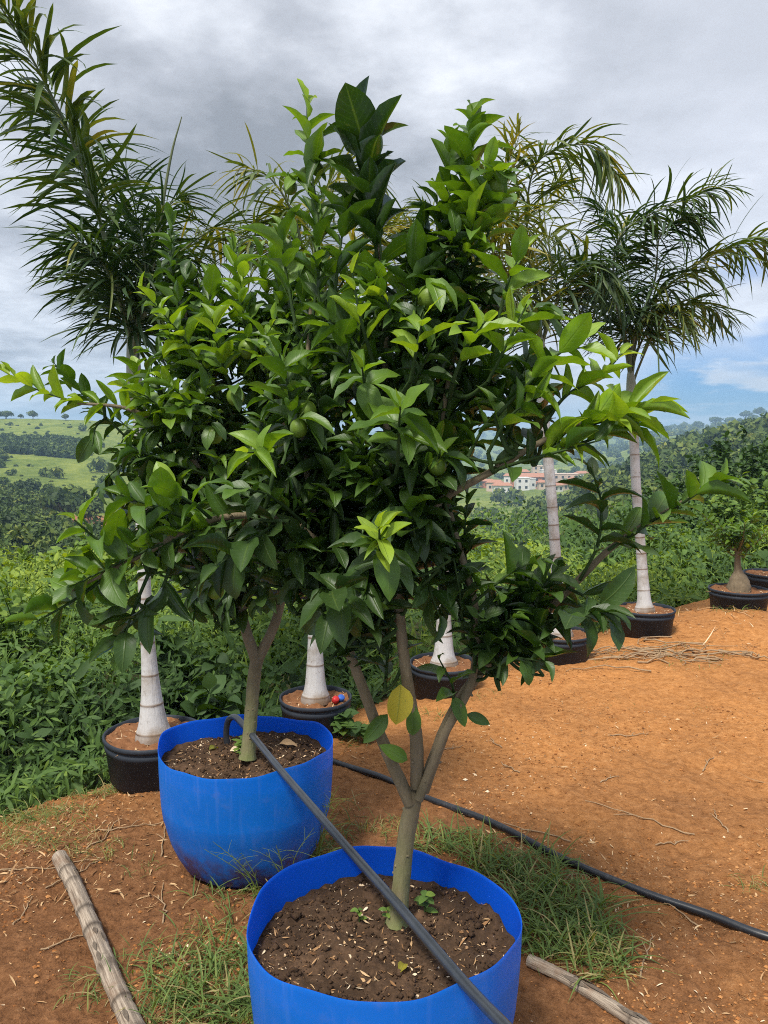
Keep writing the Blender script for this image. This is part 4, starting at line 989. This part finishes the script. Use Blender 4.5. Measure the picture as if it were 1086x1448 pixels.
tr_ = P(350, 1072, 2.47)
trunk_r = [.030, .0235, .0215, .021, .021]
rear_limbs = [
    ([P(363, 935, 2.47), P(346, 885, 2.45), P(334, 810, 2.42), P(318, 700, 2.40), P(290, 580, 2.40), P(262, 440, 2.42)], .020, .005),
    ([P(364, 935, 2.47), P(392, 872, 2.47), P(402, 800, 2.45), P(402, 680, 2.43), P(395, 540, 2.42), P(385, 420, 2.45)], .018, .005),
    ([P(332, 790, 2.42), P(290, 680, 2.35), P(240, 610, 2.30), P(180, 578, 2.27), P(110, 570, 2.24)], .011, .004),
    ([P(404, 760, 2.45), P(440, 640, 2.48), P(460, 520, 2.5), P(480, 420, 2.5)], .012, .004),
]
rear_shoots = [
    ([P(260, 600, 2.32), P(190, 578, 2.28), P(110, 568, 2.24), P(50, 550, 2.22), P(0, 522, 2.2)], .105, .72, B(gap=.021, dt=.2, droop=-.1, s0=.1, ang=(30, 62))),
    ([P(200, 640, 2.32), P(150, 590, 2.32), P(110, 550, 2.34), P(75, 512, 2.36)], .10, .3, B(gap=.016, dt=.05, droop=-.05)),
    ([P(290, 580, 2.38), P(260, 480, 2.36), P(245, 390, 2.36), P(240, 310, 2.38)], .105, .3, B(gap=.0135, dt=.1, droop=.05)),
    ([P(330, 590, 2.3), P(290, 520, 2.25), P(245, 460, 2.2), P(200, 410, 2.18)], .11, .66, B(gap=.016, dt=.12, droop=.0, ang=(40, 75))),
    ([P(380, 560, 2.35), P(355, 490, 2.3), P(340, 430, 2.28), P(345, 390, 2.28)], .11, .6, B(gap=.017, dt=.1, droop=.05)),
    ([P(330, 620, 2.28), P(270, 570, 2.22), P(220, 530, 2.2)], .10, .58, B(gap=.015, dt=.15)),
    ([P(390, 560, 2.3), P(370, 500, 2.2), P(390, 450, 2.18)], .10, .6, B(gap=.015, dt=.1)),
    ([P(390, 480, 2.42), P(375, 400, 2.42), P(365, 350, 2.42)], .10, .42, B(gap=.016, dt=.1)),
    ([P(430, 480, 2.46), P(425, 400, 2.46), P(415, 330, 2.46)], .10, .42, B(gap=.016, dt=.1)),
    ([P(340, 500, 2.4), P(335, 420, 2.38), P(330, 345, 2.38)], .115, .5, B(gap=.015, dt=.15, droop=.0, ang=(30, 60))),
    ([P(300, 520, 2.36), P(295, 450, 2.34), P(300, 385, 2.34)], .115, .5, B(gap=.015, dt=.12, droop=.0, ang=(30, 65))),
    ([P(400, 500, 2.4), P(395, 420, 2.38), P(385, 350, 2.38)], .115, .45, B(gap=.015, dt=.15, droop=.0, ang=(30, 60))),
    ([P(260, 620, 2.28), P(220, 570, 2.22), P(175, 545, 2.2)], .11, .55, B(gap=.015, dt=.15, droop=-.05)),
    ([P(330, 560, 2.25), P(310, 500, 2.18), P(300, 450, 2.15)], .115, .6, B(gap=.014, dt=.15, droop=.05)),
    ([P(440, 560, 2.3), P(445, 500, 2.2), P(450, 440, 2.2)], .11, .55, B(gap=.015, dt=.15, droop=.05)),
    ([P(220, 640, 2.3), P(170, 660, 2.25), P(140, 690, 2.22)], .11, .25, B(gap=.015, dt=.05, droop=.2)),
    ([P(320, 680, 2.3), P(260, 660, 2.22), P(200, 640, 2.18), P(160, 640, 2.16)], .10, .22, B(gap=.017, dt=.08, droop=.1)),
    ([P(290, 700, 2.3), P(240, 690, 2.22), P(190, 690, 2.18)], .105, .5, B(gap=.016, dt=.15, droop=-.05)),
    ([P(300, 610, 2.3), P(240, 600, 2.24), P(190, 610, 2.2)], .105, .45, B(gap=.016, dt=.15, droop=.1)),
    ([P(330, 800, 2.4), P(270, 840, 2.3), P(230, 850, 2.25)], .09, .18, B(gap=.019, dt=.0, droop=.3)),
    ([P(320, 790, 2.38), P(325, 830, 2.32), P(318, 872, 2.28)], .11, .16, B(gap=.013, dt=.0, droop=.6, s0=.1)),
    ([P(390, 790, 2.42), P(375, 825, 2.36), P(362, 858, 2.32)], .11, .16, B(gap=.014, dt=.0, droop=.6, s0=.1)),
    ([P(290, 780, 2.36), P(280, 830, 2.3), P(275, 870, 2.28)], .105, .18, B(gap=.015, dt=.0, droop=.6, s0=.1)),
    ([P(150, 590, 2.3), P(135, 605, 2.25), P(130, 630, 2.2)], .11, .28, B(gap=.03, dt=.0, droop=.9)),
]
rear_blobs = [
    (P(310, 560, 2.42), (.36, .30, .32), 46, .42),
    (P(330, 730, 2.42), (.40, .28, .22), 40, .27),
    (P(420, 480, 2.5), (.22, .25, .22), 16, .30),
    (P(260, 430, 2.45), (.12, .14, .20), 8, .3),
    (P(210, 680, 2.38), (.18, .2, .15), 12, .2),
    (P(300, 810, 2.42), (.18, .14, .05), 5, .17),
]
rear_fruits = [(P(348, 492, 2.2), .032), (P(378, 470, 2.25), .03), (P(300, 615, 2.15), .03), (P(264, 380, 2.3), .026), (P(215, 680, 2.2), .028), (P(290, 540, 2.2), .028), (P(400, 520, 2.2), .03), (P(330, 560, 2.15), .028)]
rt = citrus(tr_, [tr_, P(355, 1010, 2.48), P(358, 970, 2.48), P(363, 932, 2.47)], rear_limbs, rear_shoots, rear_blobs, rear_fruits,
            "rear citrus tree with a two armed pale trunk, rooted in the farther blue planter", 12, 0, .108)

# ------------------------------------------------------------------ caudex tree in the right pot
def caudex(x, y, z, label, seed, h=.62):
    q = np.random.default_rng(seed); t = empty("caudex_tree", (x, y, z), label, "small tree")
    m = MB(); m.tube(curve([(0, 0, -.02), (0, 0, .06), (-.01, 0, .15), (-.02, 0, .24), (-.02, 0, .36)], 20), np.interp(np.linspace(0, 1, 20), [0, .2, .42, .5, .6, 1], [.092, .088, .062, .036, .026, .018]), 20, lump=.12, tone=.0)
    ml = MB()
    for i in range(26):
        a = q.random() * 6.28; r = q.uniform(.06, .30); hh = h * q.uniform(.6, 1.05)
        p = curve([(-.02, 0, .30 + .04 * q.random()), (.5 * r * math.cos(a), .5 * r * math.sin(a), hh * .75), (r * math.cos(a), r * math.sin(a), hh)], 12)
        m.tube(p, np.linspace(.008, .003, 12), 6)
        put_shoot(ml, p[4:], .10, .55, q, s0=.15, gap=.011, wr=.19, droop=.15)
    m.build("trunk", M['bark'], t); ml.build("crown", [M['citrus'], M['twig']], t); return t
caudex(xc, yc, float(pc.location.z) + .175, "small tree with a swollen brown base in a black pot at the right", 5)

# ------------------------------------------------------------------ pipes
m = MB(); zt = zf + HB + .016; zq = zr + HB + .016
pipe = [P(321, 1052, 2.62), P(320, 1034, 2.62), P(323, 1019, 2.61), P(332, 1014, 2.58), P(345, 1026, 2.52), PZ(368, 1054, zq + .004), PZ(395, 1087, zq), PZ(445, 1145, (zq + zt) / 2 - .012), PZ(500, 1209, zt), PZ(560, 1277, zt + .003), PZ(655, 1388, zt), P(715, 1452, 1.17), P(790, 1530, 1.03), P(900, 1700, .95)]
m.tube(curve(pipe, 120), .0108, 18)
hz = m.build("water_pipe", [M['greyhose']], loc=PZ(500, 1209, zt))
tag(hz, "grey plastic water pipe leaning across the rims of both blue planters", "pipe")
m = MB(); pts = []
for px, py in ((425, 1052), (470, 1076), (540, 1098), (605, 1128), (700, 1168), (800, 1216), (900, 1258), (1000, 1296), (1086, 1324), (1200, 1352)):
    p = on_ground(px, py, .011); pts.append(p)
pc_ = curve(pts, 140); pc_[:, 2] = np.maximum(pc_[:, 2], 0) * 0 + ground_z(pc_[:, 0], pc_[:, 1], False) + .013
m.tube(pc_, .0125, 14); hz = m.build("irrigation_hose", M['hose'], loc=pts[4]); tag(hz, "black irrigation hose lying across the orange dirt", "hose")

# ------------------------------------------------------------------ poles
def pole(pix, r, label, seed, joints):
    p = np.array([on_ground(a, b, r * .8) for a, b in pix]); p = curve(p, 90); q = np.random.default_rng(seed)
    rad = r * (1 + .10 * (fbm(np.arange(90) * .13 + seed, np.zeros(90), 3) - .5)); s = np.linspace(0, 1, 90)
    for j in joints: rad = rad * (1 + .13 * np.exp(-((s - j) / .008) ** 2) - .06 * np.exp(-((s - j - .02) / .01) ** 2))
    tj = np.zeros(90)
    for j in joints: tj = np.maximum(tj, .8 * np.exp(-((s - j - .006) / .007) ** 2))
    m = MB(); m.tube(p, rad, 22, lump=.07, tone=tj)
    for i in range(9):                       # splintered bark flakes
        j = q.integers(3, 86); d = nrm(p[j + 2] - p[j]); side = nrm(np.cross(d, [0, 0, 1])); n = nrm([0, 0, 1] + side * q.uniform(-.8, .8))
        leaf_grid(m, [p[j] + n * rad[j] * 1.01], [d + n * .1], [n], q.uniform(.04, .1), .006, .3, .1, .5, nu=4, nv=3)
    o = m.build("wooden_pole", M['pole'], loc=p[0]); tag(o, label, "pole"); return o
pole([(84, 1212), (104, 1250), (130, 1312), (160, 1388), (192, 1462), (230, 1560)], .025, "weathered pale wooden pole lying at the lower left", 1, (.12, .2, .33, .41, .55, .68, .8))
pole([(748, 1358), (800, 1383), (860, 1420), (930, 1466), (1020, 1530)], .0165, "grey brown wooden pole lying right of the front blue planter", 2, (.3, .62))

# ------------------------------------------------------------------ grass, litter, gravel
def grass(mb, px, py, rpx, n, hgt, q, dry=.2, vr=.45):
    for i in range(n):
        r = math.sqrt(q.random()); a = q.random() * 6.28
        p = PZ(px + rpx * r * math.cos(a), py + rpx * vr * r * math.sin(a), 0)
        p[2] = gz(p[0], p[1]) - .004
        yield p
gr = MB(); q = np.random.default_rng(77); bases = []; GF = .95; hs = []; dry = []
for px, py, rx, n, h, dr, vr in (
    (330, 1400, 110, 900, .085, .12, .55), (220, 1390, 80, 260, .06, .2, .7), (300, 1330, 60, 160, .06, .25, .5), (410, 1430, 70, 500, .10, .08, .5), (250, 1440, 60, 200, .06, .3, .5), (790, 1300, 75, 900, .11, .12, .75), (760, 1240, 40, 320, .09, .15, .8), (850, 1350, 45, 320, .09, .35, .8),
    (640, 1195, 60, 380, .09, .2, .3), (700, 1230, 40, 260, .1, .2, .5), (60, 1150, 80, 420, .05, .4, .35), (120, 1195, 60, 260, .04, .6, .4), (20, 1190, 60, 220, .04, .6, .3), (230, 1090, 70, 320, .06, .25, .3), (40, 1130, 60, 380, .05, .35, .2), (140, 1100, 50, 300, .05, .3, .25),
    (480, 1160, 40, 120, .06, .3, .8), (350, 1275, 80, 130, .07, .4, .2), (440, 1210, 30, 140, .13, .3, .9), (560, 1170, 50, 160, .05, .3, .3), (500, 1040, 25, 160, .07, .2, .6), (980, 930, 60, 160, .05, .6, .4), (1070, 1250, 30, 60, .04, .7, .4), (680, 985, 30, 60, .04, .5, .3), (880, 1000, 30, 25, .03, .5, .3), (990, 1000, 20, 25, .03, .4, .3), (1040, 880, 40, 90, .08, .2, .15), (850, 930, 60, 90, .04, .3, .2), (130, 1400, 40, 90, .05, .4, .8), (200, 1230, 30, 40, .04, .4, .5), (930, 870, 40, 120, .06, .4, .15), (600, 1010, 40, 80, .05, .3, .2)):
    for p in grass(gr, px, py, rx, int(n * GF), h, q, vr=vr): bases.append(p); hs.append(h * (.35 + 1.3 * q.random() ** 2)); dry.append(dr)
bases = np.array(bases); hs = np.array(hs); N = len(bases)
a = q.random(N) * 6.28; d = np.stack([np.cos(a) * q.uniform(.15, 1.4, N), np.sin(a) * q.uniform(.15, 1.1, N), np.ones(N) * .9], 1)
tone = np.where(q.random(N) < np.array(dry), q.uniform(.7, 1, N), np.clip(q.normal(.38, .14, N), 0, .68))
leaf_grid(gr, bases, d, np.stack([-np.cos(a) * .3, -np.sin(a) * .3, np.ones(N)], 1), hs, np.clip(hs * .026, .001, .0034), .5, q.uniform(.3, 2.0, N), tone, nu=6, nv=3, tipw=.6, basew=.2, twist=q.normal(0, .25, N))
tag(gr.build("grass", M['grass']), "sparse grass and dry blades growing on the dirt", "grass", kind='stuff')

def gsample(t0=-.62, t1=.62, y0=1.2, y1=7.5, up=.003, f=lambda x, y: sstep(.40, .62, fbm(x * 2.2 + 30, y * 2.2, 3)) * .95 + .1):
    def s(q, N):
        y = np.exp(q.uniform(math.log(y0), math.log(y1), N)); x = q.uniform(t0, t1, N) * y; k = edge_e(x, y) < .1
        x, y = x[k], y[k]
        if f is not None: k = q.random(len(x)) < f(x, y); x, y = x[k], y[k]
        return np.stack([x, y, ground_z(x, y) + up], 1)
    return s
li = MB()
litter(li, 17000, gsample(), .009, 81, (.1, .95))
litter(li, 1500, gsample(), .024, 82, (.25, .9))
litter(li, 500, gsample(-.6, .0, 2.0, 3.4), .025, 83, (.15, .75))
litter(li, 900, gsample(-.62, -.28, 2.2, 3.2, f=None), .022, 85, (.1, .75))
litter(li, 700, gsample(.25, .5, 4.8, 6.4), .09, 84, (.3, .9))
tag(li.build("straw_litter", M['straw']), "dry straw and leaf bits scattered over the dirt", "litter", kind='stuff')
pb = MB(); pp = gsample(up=.001)(q, 26000); pebbles(pb, pp, np.minimum(.0032 * np.exp(q.normal(0, .5, len(pp))), .0062) * (1 + .14 * pp[:, 1]), q, (.0, 1), 1)
pp = gsample(up=.001)(q, 350); pebbles(pb, pp, .006 * np.exp(q.normal(0, .4, len(pp))), q, (.3, 1.0))
tag(pb.build("gravel", [M['straw'], M['clod']], smooth=False), "small clods and stones on the dirt", "gravel", kind='stuff')

# twigs one can count
def twig(px, py, L, rot, seed, r=.003):
    q = np.random.default_rng(seed); p = on_ground(px, py, .004); n = 12
    s = np.linspace(-.5, .5, n) * L; w = np.cumsum(q.normal(0, .005, n)) * L / .2
    x = p[0] + np.cos(rot) * s - np.sin(rot) * w; y = p[1] + np.sin(rot) * s + np.cos(rot) * w
    pts = np.stack([x, y, ground_z(x, y) + r * .9 + .004 * np.abs(np.sin(np.arange(n)))], 1)
    m = MB(); m.tube(pts, np.linspace(r, r * .5, n), 6)
    j = 6; b = pts[j]; m.tube([b, b + [L * .1 * math.cos(rot + .7), L * .1 * math.sin(rot + .7), .008], b + [L * .2 * math.cos(rot + .6), L * .2 * math.sin(rot + .6), .006]], [r * .6, r * .5, r * .3], 5)
    o = m.build("twig", M['drybark'], loc=p); tag(o, "thin dry twig lying on the dirt", "twig", "dry twigs on the dirt"); return o
for i, (px, py, L, a_) in enumerate(((225, 1190, .22, 1.9), (180, 1165, .25, .4), (150, 1180, .2, 1.2), (300, 1165, .2, .5), (60, 1225, .3, .2), (110, 1235, .22, 1.0), (225, 1280, .22, 1.9), (720, 1085, .14, 2.1), (760, 1175, .25, 2.6), (900, 1165, .4, 2.7), (960, 1285, .16, 2.0), (920, 1350, .2, 1.0), (845, 1305, .12, 2.6), (890, 1040, .2, .2), (1000, 1080, .15, .9), (700, 1050, .12, 2.0), (860, 1100, .1, .5), (1020, 1160, .16, 1.4), (810, 1240, .12, .3), (95, 1330, .14, .7), (260, 1350, .12, 2.3), (30, 1290, .12, 1.6), (950, 1190, .12, .1), (640, 1060, .12, .3))):
    twig(px, py, L, a_, 300 + i)
# tangle of dry roots by the right palm pot
t = on_ground(940, 925); rt_ = empty("root_clump", t, "tangle of dry pale roots on the mound right of the rightmost palm's pot", "roots")
for i in range(34):
    m = MB(); a0 = rng.random() * 6.28; s = rng.uniform(.1, .4); c = np.array([rng.normal(0, .28), rng.normal(0, .12), 0]); pts = []
    for u in np.linspace(0, 1, 9):
        a = a0 + (u - .5) * rng.uniform(.5, 1.2); x = c[0] + math.cos(a) * s * (u - .5) * 2; y = c[1] + math.sin(a) * s * (u - .5)
        pts.append((x, y, gz(t[0] + x, t[1] + y) - t[2] + .008 + .03 * math.sin(u * 3.14) * rng.random()))
    m.tube(pts, np.linspace(.006, .002, 9) * rng.uniform(.6, 1.3), 5); m.build("root", M['drybark'], rt_)

# ------------------------------------------------------------------ weeds and seedlings
def seedling(base, h, n, L, label, seed, toneb=.55, name="seedling", wr=.3):
    q = np.random.default_rng(seed); t = empty(name, base, label, "weed")
    m = MB(); p = curve([(0, 0, -.01), (q.normal() * .1 * h, q.normal() * .1 * h, h * .6), (q.normal() * .15 * h, q.normal() * .15 * h, h)], 10); m.tube(p, np.linspace(.0022, .001, 10), 6); m.build("stem", M['twig'], t)
    m = MB(); u = np.linspace(.3, 1, n); i = (u * 9).astype(int); a = np.arange(n) * 2.4; d = np.stack([np.cos(a), np.sin(a), q.uniform(-.1, .6, n)], 1)
    leaf_grid(m, p[i], d, np.tile([0, -.3, 1.0], (n, 1)), L * q.uniform(.7, 1.2, n), L * wr, .3, .6, np.clip(toneb + q.normal(0, .1, n), 0, 1), nu=6, nv=3); m.build("foliage", M['weed'], t); return t
def in_pot(px, py, planter, z): return PZ(px, py, z)
seedling(PZ(600, 1295, zf + .355), .055, 9, .03, "small green weed beside the front citrus trunk", 1)
seedling(PZ(508, 1302, zf + .355), .035, 5, .018, "tiny pale seedling in the front planter's soil", 2, .7)
seedling(PZ(545, 1300, zf + .355), .03, 6, .02, "low sprout at the left foot of the front citrus trunk", 3, .65)
seedling(PZ(343, 1072, zr + .36), .07, 26, .035, "leafy sprout at the left foot of the rear citrus trunk", 4, .72, wr=.2)
seedling(on_ground(487, 1042), .12, 26, .075, "broad leaved weed growing beside the pot with coloured scraps", 5, .45, "weed", .42)
seedling(on_ground(512, 1052), .09, 18, .06, "lower broad leaved weed right of the taller one", 6, .5, "weed", .4)
seedling(on_ground(255, 1075), .10, 22, .05, "grassy green weed between the left palm pot and the rear planter", 7, .6, "weed", .14)
seedling(on_ground(205, 1110), .09, 18, .07, "weed at the foot of the leftmost palm's pot", 8, .55, "weed", .12)
def stalk(px, py, h, lean, label, seed):
    q = np.random.default_rng(seed); b = on_ground(px, py); t = empty("wild_grass", b, label, "weed")
    m = MB()
    for j in range(5):
        hh = h * q.uniform(.6, 1); lx = lean + q.normal() * .25; p = curve([(0, 0, 0), (lx * hh * .35, -.02, hh * .6), (lx * hh, -.03, hh)], 14); m.tube(p, np.linspace(.0014, .0006, 14), 5, caps=False)
        for k_ in range(5):
            i = q.integers(6, 13); e = p[i] + np.array([q.normal() * .03, q.normal() * .015, q.uniform(.01, .035)]); m.tube([p[i], (p[i] + e) / 2 + [0, 0, .004], e], [.0006, .0005, .0004], 4, caps=False)
    m.build("stalk", M['grass'], t)
    return t
stalk(372, 1285, .24, -.5, "thin grass stalks leaning against the rear planter's front", 1)
stalk(448, 1228, .36, .15, "tall green stalks at the right side of the rear planter", 2)
stalk(405, 1270, .26, .3, "thin branching stalks before the rear planter's mud patch", 3)
# fallen leaves and scraps
def fallen(px, py, z, L, rot, mat, label, tone=.6, cat="leaf", curl=.8):
    p = PZ(px, py, z + .006); m = MB(); leaf_grid(m, [(0, 0, 0)], [(math.cos(rot), math.sin(rot), .15)], [(.1, -.25, 1)], L, L * .25, .5, curl, tone, wave=.15)
    o = m.build("fallen_leaf", mat, loc=None); o.location = p; tag(o, label, cat); return o
fallen(566, 1375, zf + .36, .045, 1.3, M['yellow'], "small yellow leaf fallen in the front planter's soil", .4)
fallen(296, 1060, zr + .365, .05, 1.0, M['yellow'], "yellow green leaf fallen in the rear planter's soil", .2)
fallen(395, 1052, zr + .368, .07, .1, M['straw'], "curled tan dry leaf in the rear planter's soil", .65)
fallen(325, 1062, zr + .365, .06, .3, M['straw'], "grey dead leaf left of the rear citrus trunk", .9)
x2, y2, z2 = PX[1]
for dx, dy, mat, lb in ((.10, -.03, M['red'], "red scrap in the soil of a black pot"), (.125, -.01, M['bluescrap'], "blue bottle cap in the soil of a black pot")):
    m = MB(); lathe(m, [(0, -.01), (.016, -.01), (.018, .0), (.017, .012), (.014, .016), (0, .017)], 18); o = m.build("scrap", mat); o.location = (x2 + dx, y2 + dy, z2 + .02); o.rotation_euler = (.5, .4, 0); tag(o, lb, "scrap")

# ------------------------------------------------------------------ haze
m = MB(); x0, x1, ya, yb, za, zb = -3400, 3400, -60, 3400, float(ZT.min()) - 60, 100
v = [(a, b, c) for c in (za, zb) for b in (ya, yb) for a in (x0, x1)]
m.add(v, [(0, 2, 3, 1), (4, 5, 7, 6), (0, 1, 5, 4), (2, 6, 7, 3), (0, 4, 6, 2), (1, 3, 7, 5)])
hm = bpy.data.materials.new("haze_air"); hm.use_nodes = True; nt = hm.node_tree; nt.nodes.clear()
oo = nt.nodes.new("ShaderNodeOutputMaterial"); vol = nt.nodes.new("ShaderNodeVolumePrincipled"); vol.inputs["Density"].default_value = .00052; vol.inputs["Color"].default_value = (.50, .76, 1, 1)
nt.links.new(vol.outputs[0], oo.inputs["Volume"])
hz = m.build("haze", hm, smooth=False); tag(hz, "thin blue haze over the valley", "haze", kind='stuff')

# ------------------------------------------------------------------ sky and light
SUN_EL, SUN_AZ = math.radians(58), math.radians(-150)      # azimuth from +Y towards +X
w = bpy.data.worlds.new("World"); S.world = w; w.use_nodes = True; T_ = w.node_tree; T_.nodes.clear()
class WN(NT):
    def __init__(self, t): self.t = t
k = WN(T_)
out = T_.nodes.new("ShaderNodeOutputWorld")
sky = k.n("TexSky", sky_type='NISHITA', sun_disc=False); sky.sun_elevation = SUN_EL; sky.sun_rotation = SUN_AZ
bg1 = k.n("Background"); bg1.inputs[1].default_value = .085; k.l(k.mix(1.0, sky.outputs[0], (.30, .64, 1.22), 'MULTIPLY'), bg1.inputs[0])
gen = k.n("TexCoord").outputs["Generated"]; sp3 = k.n("SeparateXYZ"); k.l(gen, sp3.inputs[0])
X_, Y_, Z_ = sp3.outputs
zc = k.math('MAXIMUM', Z_, 0.0); den = k.math('ADD', zc, .16)
cm = k.n("CombineXYZ"); k.l(k.math('DIVIDE', X_, den), cm.inputs[0]); k.l(k.math('DIVIDE', Y_, den), cm.inputs[1]); cm.inputs[2].default_value = 1.7
big = k.noise(.75, 3, .5, cm.outputs[0]); n1 = k.noise(1.7, 8, .55, cm.outputs[0]); n2 = k.noise(4.5, 7, .6, cm.outputs[0])
den_ = k.math('ADD', k.math('MULTIPLY', big, .42), k.math('ADD', k.math('MULTIPLY', n1, .36), k.math('MULTIPLY', n2, .22)))
shade = k.ramp(den_, [(.39, (.88, .90, .95)), (.45, (.66, .685, .745)), (.505, (.46, .48, .535)), (.59, (.27, .285, .32))])
az = k.math('DIVIDE', X_, k.math('MAXIMUM', Y_, .05))
def ss(v, a, b):
    mr = k.n("MapRange", interpolation_type='SMOOTHSTEP'); k.l(v, mr.inputs[0]); mr.inputs[1].default_value = a; mr.inputs[2].default_value = b; return mr.outputs[0]
# brighter cloud to the right
shade = k.mix(k.math('MULTIPLY', ss(az, .02, .45), .5), shade, (.78, .81, .90))
# towards the zenith an overcast sky is brighter
zen = k.math('ADD', 1.0, k.math('MULTIPLY', ss(Z_, .55, .95), .6))
bg2 = k.n("Background"); k.l(shade, bg2.inputs[0]); k.l(zen, bg2.inputs[1])
gap = k.math('MULTIPLY', ss(az, .22, .40), k.math('MULTIPLY', ss(Z_, .15, .06), ss(n1, .58, .44)))
stre = k.math('MULTIPLY', ss(az, .34, .5), k.math('MULTIPLY', ss(big, .47, .40), .7))
gap = k.math('MAXIMUM', gap, stre)
mx = k.n("MixShader"); k.l(gap, mx.inputs[0]); k.l(bg2.outputs[0], mx.inputs[1]); k.l(bg1.outputs[0], mx.inputs[2]); k.l(mx.outputs[0], out.inputs[0])

sl = bpy.data.lights.new("sun", 'SUN'); sl.energy = 4.1; sl.angle = math.radians(11); sl.color = (1, .95, .87)
so = bpy.data.objects.new("sun", sl); COL.objects.link(so)
sd = Vector((math.sin(SUN_AZ) * math.cos(SUN_EL), math.cos(SUN_AZ) * math.cos(SUN_EL), math.sin(SUN_EL)))
so.rotation_euler = (-sd).to_track_quat('-Z', 'Y').to_euler(); so.location = (0, 0, 60)

cam = bpy.data.cameras.new("camera"); cam.sensor_fit = 'VERTICAL'; cam.sensor_height = 24; cam.lens = 24 * FPX / 1448; cam.clip_start = .05; cam.clip_end = 9000
co = bpy.data.objects.new("camera", cam); COL.objects.link(co); co.location = (0, 0, H_CAM); co.rotation_euler = (math.pi / 2 - PITCH, 0, 0); S.camera = co
S.view_settings.view_transform = 'Standard'; S.view_settings.look = 'None'; S.view_settings.exposure = .36; S.view_settings.gamma = 1
c = S.cycles; c.max_bounces = 7; c.diffuse_bounces = 3; c.glossy_bounces = 2; c.transmission_bounces = 4; c.transparent_max_bounces = 6; c.volume_bounces = 0
try: c.use_denoising = False; c.filter_width = 1.05
except Exception: pass
